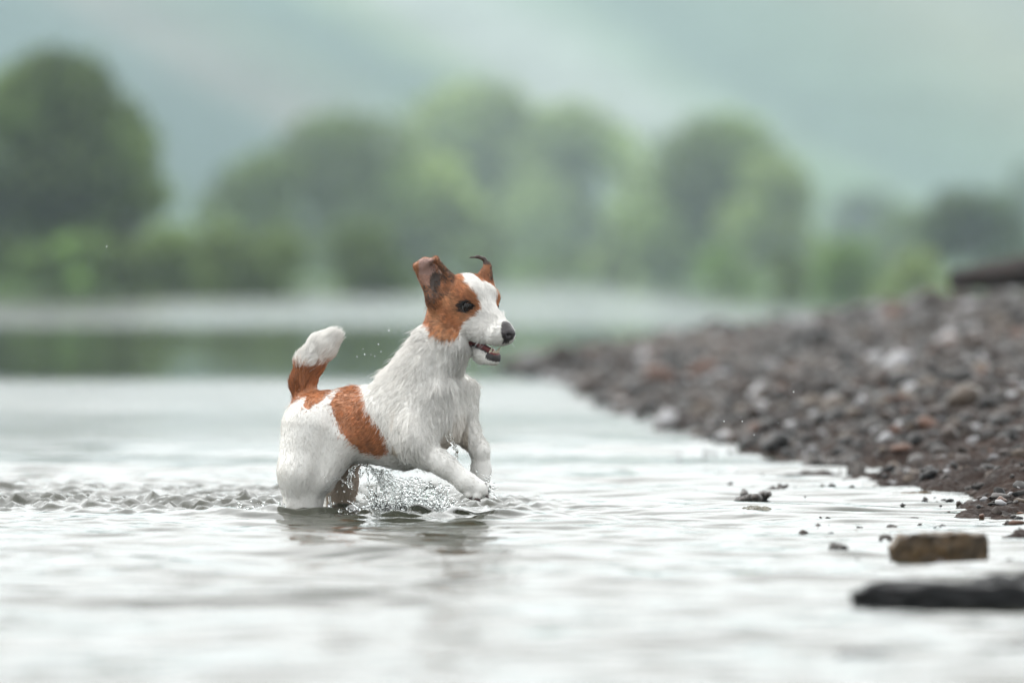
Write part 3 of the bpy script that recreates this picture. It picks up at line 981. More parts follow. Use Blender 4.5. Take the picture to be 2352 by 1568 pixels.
# near foreleg
pr(W(955, 1028, -.128), W(1022, 1068, -.150), 34, 22, (0.6, -0.2, -0.7), 12, k=0.014)
pr(W(1022, 1068, -.150), W(1072, 1108, -.160), 22, 20.5, (0.7, -0.1, -0.7), 9, k=0.014)
pr(W(1072, 1108, -.160), W(1100, 1123, -.163), 20.5, 20, (0.8, -0.1, -0.6), 7, k=0.012)
for (qx, qy, qd) in ((1077, 1134, -.170), (1096, 1138, -.174), (1114, 1129, -.166), (1116, 1116, -.150)):
    pr(W(1098, 1118, -.160), W(qx, qy, qd), 12, 9.5, (0.6, 0, -0.8), 4, k=0.0035)
# far foreleg
pr(W(1066, 985, -.012), W(1104, 1036, -.045), 25.5, 17, (0.4, 0, -0.9), 9, k=0.016)
pr(W(1104, 1036, -.045), W(1106, 1078, -.040), 17, 18.5, (0.05, 0, -1), 8, k=0.012)
pr(W(1105, 1078, -.040), W(1108, 1098, -.048), 21, 17, (0.05, 0, -1), 4, k=0.01)
# near hind leg
pr(W(722, 985, .012), W(700, 1085, -.004), 70, 54, (-0.2, 0, -1), 8, k=0.03)
pr(W(700, 1085, -.004), W(695, 1170, .004), 54, 36, (-0.05, 0, -1), 8, k=0.02)
pr(W(695, 1170, .004), W(697, 1232, .010), 36, 32, (0, 0, -1), 6, k=0.02)
pr(W(786, 1010, -.012), W(742, 1098, -.022), 46, 27, (-0.2, 0, -1), 9, k=0.016)
# far hind leg
pr(W(784, 1030, .105), W(780, 1110, .110), 48, 34, (0, 0, -1), 7)
pr(W(780, 1110, .110), W(773, 1215, .118), 34, 30, (0, 0, -1), 6)
# tail
pr(W(700, 918, .058), W(697, 880, .060), 24, 25, (-0.1, 0, 1), 17, k=0.015)
pr(W(697, 880, .060), W(710, 832, .060), 25, 28, (0.05, 0, 1), 18, k=0.012)
pr(W(710, 832, .060), W(738, 796, .058), 28, 28, (0.6, 0, 0.8), 18, k=0.012)
pr(W(738, 796, .058), W(757, 779, .056), 28, 22, (0.8, 0, 0.5), 16, k=0.012)
# skull, brows, cheeks, muzzle, jaw
hb = tuple(-HF + 0.15 * HU)
pr(Hd(0, 0, 0), Hd(-12, 0, -8), 56, 54, hb, 12, k=0.02)
pr(Hd(30, 22, 14), Hd(22, 24, 8), 32, 32, hb, 12, k=0.014)
pr(Hd(30, -22, 14), Hd(22, -24, 8), 32, 32, hb, 12, k=0.014)
pr(Hd(42, 0, -2), Hd(122, 0, -15), 33, 16, hb, 12, k=0.014)
for s_ in (1, -1):
    pr(Hd(56, 18 * s_, -34), Hd(119, 11 * s_, -29), 29, 21, tuple(-0.8 * HF - 0.7 * HU), 10, k=0.012)
    pr(Hd(8, 32 * s_, -32), Hd(-14, 36 * s_, -28), 37, 36, tuple(-HF - 0.4 * HU), 10, k=0.02)
pr(Hd(-6, 0, -56), Hd(-30, 0, -50), 38, 44, (-0.2, 0, -1), 14, k=0.03)
pr(Hd(30, 0, -80), Hd(86, 0, -86), 20, 16, tuple(-HF - 0.3 * HU), 8, k=0.008)
pr(Hd(86, 0, -86), Hd(118, 0, -81), 16, 14.5, tuple(-HF - 0.3 * HU), 7, k=0.006)
# ears: an upright cup whose tip folds back, and the far one blown into a curl
EN = np.array([0.50, -0.86, 0.10]); EN /= np.linalg.norm(EN)
up_ = (-0.35, 0, 0.9)
pr(W(1012, 672, -.108), W(984, 622, -.112), 27, 27, up_, 6, k=0.010, sq=4.0, sn=EN)
pr(W(990, 690, -.116), W(956, 612, -.124), 7, 5, up_, 7, k=0.008)
pr(W(1040, 645, -.112), W(1002, 596, -.126), 9, 5, up_, 8, k=0.008)
pr(W(957, 610, -.126), W(1000, 596, -.128), 6, 5.5, (-0.2, 0, 0.5), 4, k=0.010)
pr(W(985, 625, -.114), W(978, 608, -.124), 17, 16, up_, 4, k=0.010, sq=3.5, sn=EN)
pr(W(1005, 690, -.112), W(1030, 655, -.100), 22, 22, up_, 8, k=0.015)
EN2 = np.array([0.75, -0.65, 0.0]); EN2 /= np.linalg.norm(EN2)
pr(W(1106, 648, -.060), W(1117, 612, -.052), 21, 8, (0.1, 0, 1), 6, k=0.010, sq=2.2, sn=EN2)
pr(W(1128, 664, -.062), W(1121, 610, -.052), 8, 6, (0.0, 0, 1), 7, k=0.010)
pr(W(1121, 612, -.052), W(1112, 594, -.054), 6, 4.2, (-0.3, 0, 1), 3, k=0.006)
pr(W(1112, 594, -.054), W(1098, 589, -.056), 4.2, 3.4, (-1, 0, 0.1), 2, k=0.004)
pr(W(1098, 589, -.056), W(1079, 591, -.060), 3.4, 2.0, (-1, 0, -0.1), 2, k=0.004)

h_dog = 0.0024
FD = Field(W(605, 1250, -.25) - np.array([0.01, 0, 0]), W(1215, 560, .20) + np.array([0.02, 0, 0]), h_dog)
for (a, b, ra, rb, k, sq, sn, fl, hl) in prims:
    add_cone(FD, a, b, ra, rb, k=k, sq=sq, sn=sn, pad=0.035)
# hollows that part the muscles of the thigh and the shoulder from the flank
add_cone(FD, W(738, 1035, -.075), W(716, 1135, -.058), 0.006, 0.010, k=0.022, cut=True)
add_cone(FD, W(905, 1000, -.155), W(930, 1075, -.150), 0.008, 0.012, k=0.022, cut=True)
add_cone(FD, W(1052, 860, -.115), W(1058, 985, -.090), 0.008, 0.010, k=0.016, cut=True)
# mouth cleft between the jaws, eye sockets, ear hollow
add_cone(FD, Hd(52, 0, -66), Hd(150, 0, -62), 4.0 / 1000, 9.0 / 1000, k=0.004, sq=0.5, sn=HN, cut=True)
for s_ in (1, -1):
    add_cone(FD, Hd(49, 41 * s_, 6), Hd(53, 46 * s_, 6), 0.0105, 0.0105, k=0.006, cut=True)
add_cone(FD, W(1000, 668, -.150), W(985, 630, -.145), 0.018, 0.012, k=0.012, cut=True)
dv, dq = surface_nets(FD)

# smooth the grid stepping a little
def laplace(v, q, it=2, lam=0.5):
    e = np.concatenate([q[:, [0, 1]], q[:, [1, 2]], q[:, [2, 3]], q[:, [3, 0]]])
    for _ in range(it):
        s = np.zeros_like(v); c = np.zeros(len(v))
        np.add.at(s, e[:, 0], v[e[:, 1]]); np.add.at(c, e[:, 0], 1)
        np.add.at(s, e[:, 1], v[e[:, 0]]); np.add.at(c, e[:, 1], 1)
        v = v * (1 - lam) + lam * s / c[:, None]
    return v
dv = laplace(dv, dq, 1, 0.4)
# wet folds of the coat on neck, breast, shoulder and thigh
def vertex_normals(v, q):
    n_ = np.zeros_like(v)
    fn = np.cross(v[q[:, 2]] - v[q[:, 0]], v[q[:, 3]] - v[q[:, 1]])
    for i in range(4):
        np.add.at(n_, q[:, i], fn)
    return n_ / (np.linalg.norm(n_, axis=1)[:, None] + 1e-12)
nv_ = vertex_normals(dv, dq)
hx1 = dv[:, 0] * 0.88 - dv[:, 1] * 0.47
hz1 = dv[:, 2] + 0.35 * dv[:, 0]
fold = (1 - np.abs(2 * fbm(hx1 * 34 + 3 * fbm(hx1 * 9, hz1 * 9, 2, 6), hz1 * 9, 3, 21) - 1)) - 0.5
amp_f = 0.0060 * smoothstep(0.43, 0.37, dv[:, 2]) * smoothstep(-0.30, -0.18, dv[:, 0]) * smoothstep(0.09, 0.15, dv[:, 2]) + 0.0016 * smoothstep(-0.28, -0.34, dv[:, 0]) * smoothstep(0.34, 0.28, dv[:, 2])
dv = dv + nv_ * (fold * amp_f)[:, None]

def to_px(P):
    return 1176 + P[:, 0] / P[:, 1] / U, HOR * 2352 / 1024 + (CAM_H - P[:, 2]) / P[:, 1] / U

def in_poly(x, y, poly):
    n = len(poly); r = np.zeros(len(x), bool)
    j = n - 1
    for i in range(n):
        xi, yi = poly[i]; xj, yj = poly[j]
        c = ((yi > y) != (yj > y)) & (x < (xj - xi) * (y - yi) / (yj - yi + 1e-9) + xi)
        r ^= c
        j = i
    return r

saddle = [(784, 893), (800, 850), (822, 850), (822, 879), (842, 946), (870, 982), (889, 1021), (891, 1043), (870, 1049), (834, 1038), (786, 996), (763, 946), (764, 921)]
rump = [(660, 930), (668, 928), (675, 924), (700, 908), (695, 932), (703, 942), (717, 935), (772, 893), (800, 878), (800, 840), (690, 850), (650, 880)]
mask_ = [(1064, 628), (1073, 650), (1084, 665), (1098, 683), (1105, 698), (1108, 711), (1099, 723), (1078, 736), (1064, 746), (1060, 759), (1049, 771), (1025, 777), (1005, 769), (988, 750),
         (970, 729), (972, 703), (950, 660), (930, 600), (940, 560), (1064, 560)]
WHITE = np.array((0.93, 0.915, 0.885)); RUST = np.array((0.45, 0.180, 0.075)); TAN = np.array((0.58, 0.29, 0.14)); DARK = np.array((0.035, 0.022, 0.016))
PINK = np.array((0.42, 0.26, 0.22)); BLACK = np.array((0.012, 0.010, 0.010)); MOUTH = np.array((0.26, 0.07, 0.07))

def mouth_region(f, n, u):
    um = np.interp(f, [40, 60, 110, 140], [-70, -67, -61, -58]); hg = np.interp(f, [40, 60, 110, 140], [1.5, 4, 9, 11])
    return (f > 38) & (f < 146) & (np.abs(u - um) < hg + 1.0) & (np.abs(n) < 32)

def coat(P, jitter=0.0):
    """base colour of the coat at surface points"""
    j = jitter
    x, y = to_px(P)
    xx = x + (rng.normal(0, 1, len(P)) * 4.5 * j); yy = y + (rng.normal(0, 1, len(P)) * 4.5 * j)
    xx = xx + 7 * (fbm(P[:, 0] * 60, P[:, 2] * 60, 2, 3) - 0.5) * 2
    c = np.repeat(WHITE[None], len(P), 0).copy()
    body = P[:, 2] < 0.40
    trunk = (x < 900)
    c[trunk & body & in_poly(xx, yy, saddle)] = RUST
    c[trunk & (in_poly(xx, yy, rump))] = RUST
    tail = (x < 800) & (y < 905) & (P[:, 1] > 12.03)
    tb = tail & (yy + rng.normal(0, 1, len(P)) * 6 * j > 840 - (xx - 700) * 0.1)
    c[tb & (y < 900)] = RUST * 0.95
    f, n, u = head_coords(P)
    f_ = f + rng.normal(0, 1, len(P)) * 1.5 * j; n_ = n + rng.normal(0, 1, len(P)) * 1.5 * j; u_ = u + rng.normal(0, 1, len(P)) * 1.5 * j
    hd = (f > -80) & (u > -90) & (y < 790) & (x > 930)
    Pm = S0 + (f_[:, None] * HF + np.abs(n_)[:, None] * HN + u_[:, None] * HU) * 0.001
    xm_, ym_ = to_px(Pm)
    brown = hd & in_poly(xm_, ym_, mask_) & (np.abs(n_) > np.interp(f_, [-40, 0, 40], [1, 8, 9]))
    t = np.clip(0.5 + 0.5 * np.sin(u_ * 0.11 + f_ * 0.05), 0, 1)[:, None]
    cb = RUST * (1 - 0.8 * t) + TAN * 0.8 * t
    c[brown] = cb[brown]
    # ears
    ex = x + rng.normal(0, 1, len(P)) * 4 * j; ey = y + rng.normal(0, 1, len(P)) * 4 * j
    earn = (y < 700) & (x < 1046) & (x > 930) & ((x - 985) * 0.62 + (y - 700) * 0.86 < 10) & (n > 5)
    k = rng.random(len(P))
    c[earn] = (RUST * 0.75 + DARK * 0.2)[None]
    inner = earn & (ex > 962) & (ex < 1000 - (620 - ey) * 0.2) & (ey < 655) & (ey > 592)
    c[inner] = PINK * 0.9
    c[inner & (ey > 630)] = PINK * 0.6 + RUST * 0.3
    hollow = (n > 5) & (((ex - 1000) / 13) ** 2 + ((ey - 648) / 24) ** 2 < 1)
    c[hollow] = DARK * 1.6
    edge = earn & ((ex > 1006) & (ey < 650) | (ey > 672)) & (k < 0.6)
    c[edge] = DARK * 2
    edge2 = (n > 5) & (ex > 965) & (ex < 1003) & (ey > 655) & (ey < 705) & (k < 0.45)
    c[edge2] = DARK * 2.5
    earf = (x > 1074) & (y < 650) & (u > 45) & (n < -8)
    c[earf] = RUST * 0.8
    c[earf & ((y < 606) | (x > 1126) & (k < 0.6))] = DARK * 1.5
    # eye rims
    for s_ in (1, -1):
        de = np.sqrt((f - 51) ** 2 + (n - 43 * s_) ** 2 + ((u - 6) * 1.25) ** 2)
        c[de < 18.5] = BLACK * 2
        if s_ == -1:
            c[(de < 24) & (n < -34)] = DARK
    # shade painted on the far hind leg and breast hollow, with wet sandy tint
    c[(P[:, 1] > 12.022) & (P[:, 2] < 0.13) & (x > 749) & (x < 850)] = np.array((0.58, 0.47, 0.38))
    breast_shade = smoothstep(0.24, 0.12, P[:, 2]) * (x > 900) * (x < 1075) * (y < 1040) * (P[:, 1] > 11.87)
    c = c * (1 - breast_shade[:, None] * np.array((0.25, 0.33, 0.42)))
    # lips
    um = np.interp(f, [40, 60, 110, 140], [-70, -67, -61, -58]); hg = np.interp(f, [40, 60, 110, 140], [1.5, 4, 9, 11])
    lip = (f > 60) & (np.abs(n) < 27) & (np.abs(np.abs(u - um) - hg) < 3.2) & (f < 142)
    c[lip & (u < um)] = BLACK * 3
    chin = (f > 112) & (u < -66) & (u > -84)
    c[chin] = BLACK * 4
    ins = mouth_region(f, n, u)
    c[ins & (f > 46)] = MOUTH
    c[(f > 131) & (u > -38) & (np.abs(n) < 9)] = BLACK * 6
    # bare skin at the toes
    toes = (x > 1060) & (x < 1135) & (y > 1144)
    c[toes] = np.array((0.20, 0.10, 0.085))
    return c

m_skin, nt, p = new_mat('dog_skin')
at = nt.nodes.new('ShaderNodeAttribute'); at.attribute_name = 'tint'
nt.links.new(at.outputs['Color'], p.inputs['Base Color'])
p.inputs['Roughness'].default_value = 0.5
nn_ = noise_node(nt, 400, 3)
bump(nt, p, nn_.outputs['Fac'], 0.3, 0.001)
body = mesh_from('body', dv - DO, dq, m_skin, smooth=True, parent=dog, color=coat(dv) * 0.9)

# --- the coat: hair strands in wet clumps
tri = np.concatenate([dq[:, [0, 1, 2]], dq[:, [0, 2, 3]]])
A = dv[tri[:, 0]]; B = dv[tri[:, 1]]; C = dv[tri[:, 2]]
nrm = np.cross(B - A, C - A); area = np.linalg.norm(nrm, axis=1) * 0.5
vn = np.zeros_like(dv)
for i in range(3):
    np.add.at(vn, tri[:, i], nrm)
vn /= np.linalg.norm(vn, axis=1)[:, None] + 1e-12
cen = (A + B + C) / 3
fx, nx2, ux = head_coords(cen)
wgt = area * np.where((fx > -90) & (cen[:, 2] > 0.35) & (cen[:, 0] > -0.2), 2.3, 1.0)
wgt *= (cen[:, 2] > -0.005)
NH = 190000
pick = rng.choice(len(tri), NH, p=wgt / wgt.sum())
r1_, r2_ = rng.random(NH), rng.random(NH)
sw = r1_ + r2_ > 1
r1_[sw] = 1 - r1_[sw]; r2_[sw] = 1 - r2_[sw]
bw = np.stack([1 - r1_ - r2_, r1_, r2_], 1)
R = (dv[tri[pick]] * bw[:, :, None]).sum(1)
Nn = (vn[tri[pick]] * bw[:, :, None]).sum(1)
Nn /= np.linalg.norm(Nn, axis=1)[:, None] + 1e-12
# keep bare: mouth, eyes, nose, soles
f, n, u = head_coords(R)
x, y = to_px(R)
bare = mouth_region(f, n, u) & (f > 46) | ((f > 132) & (u > -32) & (np.abs(n) < 12))
for s_ in (1, -1):
    bare |= np.sqrt((f - 52) ** 2 + (n - 44 * s_) ** 2 + (u - 6) ** 2) < 13.0
bare |= (x > 1060) & (x < 1135) & (y > 1147)
ok = ~bare
R, Nn, x, y, f, n, u = R[ok], Nn[ok], x[ok], y[ok], f[ok], n[ok], u[ok]
M = len(R)
acc = np.zeros((M, 3)); accl = np.zeros(M); accw = np.zeros(M)
for (a, b, ra, rb, k, sq, sn, fl, hl) in prims:
    d = cone_dist(R[:, 0], R[:, 1], R[:, 2], a, b, ra, rb, sq, sn)
    w_ = np.exp(-np.maximum(d, 0) / 0.006) + 1e-9
    fl = fl / np.linalg.norm(fl)
    acc += w_[:, None] * fl; accl += w_ * hl; accw += w_
flow = acc / accw[:, None]
length = accl / accw / 1000
# swirl the direction a little over the body
sw1 = (fbm(R[:, 0] * 22, R[:, 2] * 22 + R[:, 1] * 10, 3, 8) - 0.5) * 1.5
perp = np.cross(Nn, flow)
flow = flow + perp * sw1[:, None] + rng.normal(0, 0.10, (M, 3))
tan = flow - (flow * Nn).sum(1)[:, None] * Nn
tan /= np.linalg.norm(tan, axis=1)[:, None] + 1e-9
length *= rng.uniform(0.65, 1.2, M) * (0.8 + 0.4 * fbm(R[:, 0] * 50, R[:, 2] * 50, 2, 4))
tip_tail = (x > 745) & (x < 800) & (y < 790) & (R[:, 1] > 12.03)
length = np.where(tip_tail & (rng.random(M) < 0.4), length * 1.6, length)
scruff = (x > 850) & (x < 975) & (y < 860) & (Nn[:, 2] > 0.1) & (u < -40)
length = np.where(scruff, length * 1.15, length)
lift = np.where(scruff, 0.62, 0.30) * rng.uniform(0.4, 1.6, M)
length = np.where(f > 112, length * 0.6, length)
muz = (f > 60) & (u < 5)
lift = np.where(muz, 0.50 * rng.uniform(0.5, 1.4, M), lift)
length = np.where(muz & (f < 112), length * 1.2, length)
stray = (rng.random(M) < 0.012) & ~((x < 800) & (y < 905))
length = np.where(stray, length * 1.7, length)
lift = np.where(stray, lift + 0.35, lift)
lift = np.where((f > -60) & (u > -70) & (R[:, 2] > 0.38) & ~muz, 0.30, lift)
K = 6
pts = np.zeros((M, K, 3))
pts[:, 0] = R - Nn * 0.0008
cur = pts[:, 0].copy()
for i in range(1, K):
    s_ = i / (K - 1)
    dirv = tan * (0.8 + 0.2 * s_) + Nn * (lift * (1.35 - 1.2 * s_))[:, None] + np.array([0, 0, -0.10 * s_]) + rng.normal(0, 0.04, (M, 3))
    dirv /= np.linalg.norm(dirv, axis=1)[:, None]
    cur = cur + dirv * (length / (K - 1))[:, None]
    pts[:, i] = cur
# wet clumping
cell = np.where(R[:, 2] > 0.40, 0.0050, np.where(R[:, 0] < -0.24, 0.0045, 0.0070))
key = np.floor(R / cell[:, None] + rng.normal(0, 0.22, (M, 3))).astype(np.int64)
hsh = (key[:, 0] * 73856093) ^ (key[:, 1] * 19349663) ^ (key[:, 2] * 83492791)
_, first, inv = np.unique(hsh, return_index=True, return_inverse=True)
rep = pts[first][inv]
dist_ok = ~stray & (np.linalg.norm(rep[:, 0] - pts[:, 0], axis=1) < 0.012)
cl = (rng.uniform(0.45, 0.85, M) * dist_ok)[:, None]
for i in range(1, K):
    s_ = i / (K - 1)
    pts[:, i] = pts[:, i] * (1 - cl * s_ ** 1.3) + rep[:, i] * cl * s_ ** 1.3
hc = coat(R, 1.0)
clump_v = rng.uniform(0.55, 1.25, len(first))[inv]
isw = hc.sum(1) > 1.2
key2 = np.floor(np.stack([R[:, 0] * 75 + sw1, R[:, 1] * 75, R[:, 2] * 32 + R[:, 0] * 14], 1) + rng.normal(0, 0.12, (M, 3))).astype(np.int64)
h2 = (key2[:, 0] * 92837111) ^ (key2[:, 1] * 689287499) ^ (key2[:, 2] * 283923481)
big_v = ((h2 % 1009) / 1009.0)
hv_ = rng.uniform(0.86, 1.06, M)
hc = hc * np.where(isw, (0.86 + 0.12 * clump_v) * (0.88 + 0.14 * big_v) * hv_, clump_v * (0.75 + 0.5 * big_v) * rng.uniform(0.75, 1.35, M))[:, None]
hc = np.clip(hc, 0, 0.95)
# whiskers
wk_ = []
for s_ in (1, -1):
    for i in range(13):
        p0 = Hd(rng.uniform(88, 122), (24 - i * 0.4) * s_, rng.uniform(-44, -22))
        dr = 0.25 * HF + 0.75 * s_ * HN + rng.uniform(-0.7, 0.1) * HU
        dr = dr / np.linalg.norm(dr); L_ = rng.uniform(0.022, 0.040)
        wk_.append([p0 + dr * L_ * t - np.array([0, 0, 0.006]) * t * t for t in np.linspace(0, 1, K)])
pts = np.concatenate([pts, np.array(wk_)]); hc = np.concatenate([hc, np.full((len(wk_), 3), 0.8)]); M = len(pts)
hcu = bpy.data.hair_curves.new('fur')
hcu.add_curves([K] * M)
hcu.attributes['position'].data.foreach_set('vector', (pts - DO).astype(np.float32).ravel())
ra_ = hcu.attributes.get('radius') or hcu.attributes.new('radius', 'FLOAT', 'POINT')
prof = np.array([0.22, 0.22, 0.20, 0.17, 0.12, 0.04]) / 1000
ra_.data.foreach_set('value', np.tile(prof, M).astype(np.float32))
ca = hcu.attributes.new('tint', 'FLOAT_COLOR', 'CURVE')
c4 = np.ones((M, 4), dtype=np.float32); c4[:, :3] = hc
ca.data.foreach_set('color', c4.ravel())
m_fur, nt, p = new_mat('dog_fur')
at = nt.nodes.new('ShaderNodeAttribute'); at.attribute_name = 'tint'
nt.links.new(at.outputs['Color'], p.inputs['Base Color'])
p.inputs['Roughness'].default_value = 0.42
p.inputs['Specular IOR Level'].default_value = 0.35
hcu.materials.append(m_fur)
fur = bpy.data.objects.new('fur', hcu)
COL.objects.link(fur)
fur.parent = body

# --- eyes, nose, teeth, tongue, claws
def local_mesh(name, build, mat, parent, lo, hi, h):
    F = Field(lo, hi, h)
    build(F)
    v, q = surface_nets(F)
    return mesh_from(name, v - DO, q, mat, smooth=True, parent=parent)

def simple(name, col, rough, coat_w=0.0):
    m, nt, p = new_mat(name)
    n_ = noise_node(nt, 180, 3)
    r_ = ramp(nt, n_.outputs['Fac'], [(0.3, tuple(c * 0.75 for c in col)), (0.7, tuple(min(c * 1.2, 1) for c in col))])
    nt.links.new(r_.outputs['Color'], p.inputs['Base Color'])
    p.inputs['Roughness'].default_value = rough
    p.inputs['Coat Weight'].default_value = coat_w
    p.inputs['Coat Roughness'].default_value = 0.03
    return m, nt, p, n_
m_eye, nt, p, n_ = simple('eye_dark', (0.012, 0.007, 0.005), 0.05, 0.0)
p.inputs['Specular IOR Level'].default_value = 0.3
m_scl = simple('eye_white', (0.45, 0.42, 0.40), 0.2, 1.0)[0]
m_nose, nt, p, n_ = simple('nose_leather', (0.028, 0.022, 0.024), 0.38, 0.15)
bump(nt, p, n_.outputs['Fac'], 0.8, 0.002)
m_tooth = simple('tooth_ivory', (0.72, 0.66, 0.52), 0.25, 0.3)[0]
m_tong = simple('wet_tongue', (0.45, 0.17, 0.16), 0.25, 0.5)[0]
m_claw = simple('claw_dark', (0.05, 0.03, 0.028), 0.35)[0]
for s_ in (1, -1):
    ec = Hd(44.5, 35.5 * s_, 6)
    v, fc = icosphere(4)
    eye = mesh_from('eye', v * 0.0138 + ec - DO, fc, m_eye, smooth=True, parent=dog)
    # sliver of white at the rear corner
    wc = Hd(42.5, 36.8 * s_, 5.0)
    mesh_from('eye_white', v * np.array([0.0122] * 3) + wc - DO, fc, m_scl, smooth=True, parent=eye)
def b_nose(F):
    add_cone(F, Hd(128, 0, -13), Hd(141, 0, -18), 0.0168, 0.0155, k=0.004)
    for s_ in (1, -1):
        add_cone(F, Hd(131, 10 * s_, -17), Hd(139, 10 * s_, -19), 0.0100, 0.0085, k=0.005)
    add_cone(F, Hd(133, 0, -26), Hd(135, 0, -34), 0.008, 0.005, k=0.006)
    for s_ in (1, -1):
        add_cone(F, Hd(151, 9.5 * s_, -18), Hd(157, 8 * s_, -17), 0.0040, 0.0046, k=0.002, cut=True)
        add_cone(F, Hd(138, 15.0 * s_, -20), Hd(144, 13.0 * s_, -18), 0.0020, 0.0026, k=0.002, cut=True)
nc = Hd(134, 0, -20)
local_mesh('nose', b_nose, m_nose, dog, nc - 0.034, nc + 0.034, 0.0010)
def cone_mesh(a, b, ra, rb, name, mat, parent):
    lo = np.minimum(a, b) - ra * 1.6; hi = np.maximum(a, b) + ra * 1.6
    def bb(F):
        add_cone(F, a, b, ra, rb, k=0.0)
    return local_mesh(name, bb, mat, parent, lo, hi, max(ra / 5, 0.0004))
for s_ in (1, -1):
    cone_mesh(Hd(116, 10.0 * s_, -71), Hd(119, 11.5 * s_, -58), 0.0034, 0.0012, 'canine_tooth', m_tooth, dog)
    cone_mesh(Hd(126, 10.5 * s_, -46), Hd(126, 11.2 * s_, -53), 0.0030, 0.0010, 'canine_tooth', m_tooth, dog)
    for k_ in (0, 1, 2):
        cone_mesh(Hd(121 + 1.6 * (2 - k_), (2.0 + 2.9 * k_) * s_, -70), Hd(123 + 1.6 * (2 - k_), (2.0 + 2.9 * k_) * s_, -64.5), 0.0019, 0.0014, 'tooth', m_tooth, dog)
def b_tong(F):
    add_cone(F, Hd(58, 0, -70), Hd(108, 0, -69), 0.010, 0.0085, k=0.004, sq=1.8, sn=HU)
tc_ = Hd(84, 0, -70)
local_mesh('tongue', b_tong, m_tong, dog, tc_ - 0.05, tc_ + 0.05, 0.0018)
for (qx, qy, qd) in ((1080, 1142, -.174), (1099, 1146, -.178), (1118, 1138, -.170)):
    cone_mesh(W(qx, qy, qd), W(qx + 4, qy + 4, qd - .003), 0.0034, 0.0014, 'claw', m_claw, dog)

# --- whiskers and stray hairs are part of the fur; now the splash
m_glass, nt, p = new_mat('splashing_water')
p.inputs['Base Color'].default_value = (0.97, 0.985, 0.98, 1)
p.inputs['Transmission Weight'].default_value = 1.0
p.inputs['IOR'].default_value = 1.333
p.inputs['Roughness'].default_value = 0.0
rs = np.random.default_rng(99)
FS = Field(W(535, 1215, -.20), W(1150, 980, .15), 0.0014)
def drop(px, py, d, r, k=0.0015):
    a = W(px, py, d)
    add_cone(FS, a, a + rs.normal(0, r * 0.35, 3), r, r * 0.85, k=k, pad=0.004)
def strand(p0, p1, r0, r1, n=8, wob=0.004, beads=0.5):
    p0 = np.asarray(p0); p1 = np.asarray(p1)
    pts_ = [p0 + (p1 - p0) * t + rs.normal(0, wob, 3) * math.sin(math.pi * min(t + 0.1, 1)) for t in np.linspace(0, 1, n)]
    for i in range(n - 1):
        t = i / (n - 1)
        r = r0 + (r1 - r0) * t
        q = r * (1 + beads * rs.random())
        add_cone(FS, pts_[i], pts_[i + 1], q, r * 0.9, k=0.0015, pad=0.004)
    add_cone(FS, pts_[-1], pts_[-1] + 1e-4, r1 * 1.9, r1 * 1.9, k=0.0015, pad=0.004)
# main burst under the chest: curved jets thrown up and forward, laced together
for i in range(110):
    bx_ = rs.uniform(860, 1010); d0 = rs.uniform(-.11, .07)
    p0 = W(bx_, rs.uniform(1180, 1198), d0)
    ang = rs.normal(0.35 * (bx_ - 925) / 80, 0.45)
    Lh = rs.uniform(25, 95) * (1 - 0.15 * abs(ang))
    px1 = bx_ + math.sin(ang) * Lh * 1.0; py1 = 1190 - math.cos(ang) * Lh
    px1 = min(px1, 1050); py1 = max(py1, 1080)
    strand(p0, W(px1, py1, d0 + rs.normal(0, .025)), rs.uniform(.0018, .0034), rs.uniform(.0009, .0016), n=int(5 + Lh / 9), wob=0.0035, beads=0.9)
for i in range(620):
    t = rs.random()
    cx = rs.normal(945, 48); 
    top = 1095 + ((cx - 945) / 70) ** 2 * 30
    yy_ = 1196 - (1196 - top) * rs.random() ** 1.2
    if cx < 845 or cx > 1052: continue
    drop(cx, yy_, rs.uniform(-.11, .06), math.exp(rs.normal(math.log(0.0018), 0.40)))
# thin sheets
for i in range(16):
    cx = rs.uniform(880, 1015); cyy = rs.uniform(1120, 1180); d0 = rs.uniform(-.09, .03)
    nrm_ = rs.normal(size=3); nrm_ /= np.linalg.norm(nrm_)
    a = W(cx, cyy, d0)
    add_cone(FS, a, a + rs.normal(0, 0.008, 3), rs.uniform(.009, .016), rs.uniform(.006, .011), k=0.002, sq=6.0, sn=nrm_, pad=0.006)
# drips and arcs behind, under the belly
for i in range(16):
    qx = rs.uniform(803, 870)
    strand(W(qx, 1072 + rs.uniform(-4, 8), rs.uniform(-.03, .05)), W(qx + rs.normal(0, 6), 1090 + rs.uniform(0, 45) * rs.random(), rs.uniform(-.03, .05)), .0015, .0009, n=7, wob=0.0014, beads=1.0)
prev = None
for t in np.linspace(0, 1, 10):
    q = W(802 + 70 * t, 1100 - 34 * math.sin(math.pi * (0.2 + 0.7 * t)), -.02)
    if prev is not None: strand(prev, q, .0017, .0015, n=4, wob=0.001)
    prev = q
prev = None
for t in np.linspace(0, 1, 8):
    q = W(748 + 55 * t, 1135 - 38 * math.sin(math.pi * (0.1 + 0.75 * t)), -.055)
    if prev is not None: strand(prev, q, .0016, .0013, n=4, wob=0.0015)
    prev = q
for i in range(40):
    strand(W(rs.uniform(850, 900), 1078 + rs.uniform(0, 10), rs.uniform(-.05, .03)), W(rs.uniform(875, 935), rs.uniform(1100, 1150), rs.uniform(-.05, .03)), .0013, .0011, n=7, wob=0.003, beads=1.2)
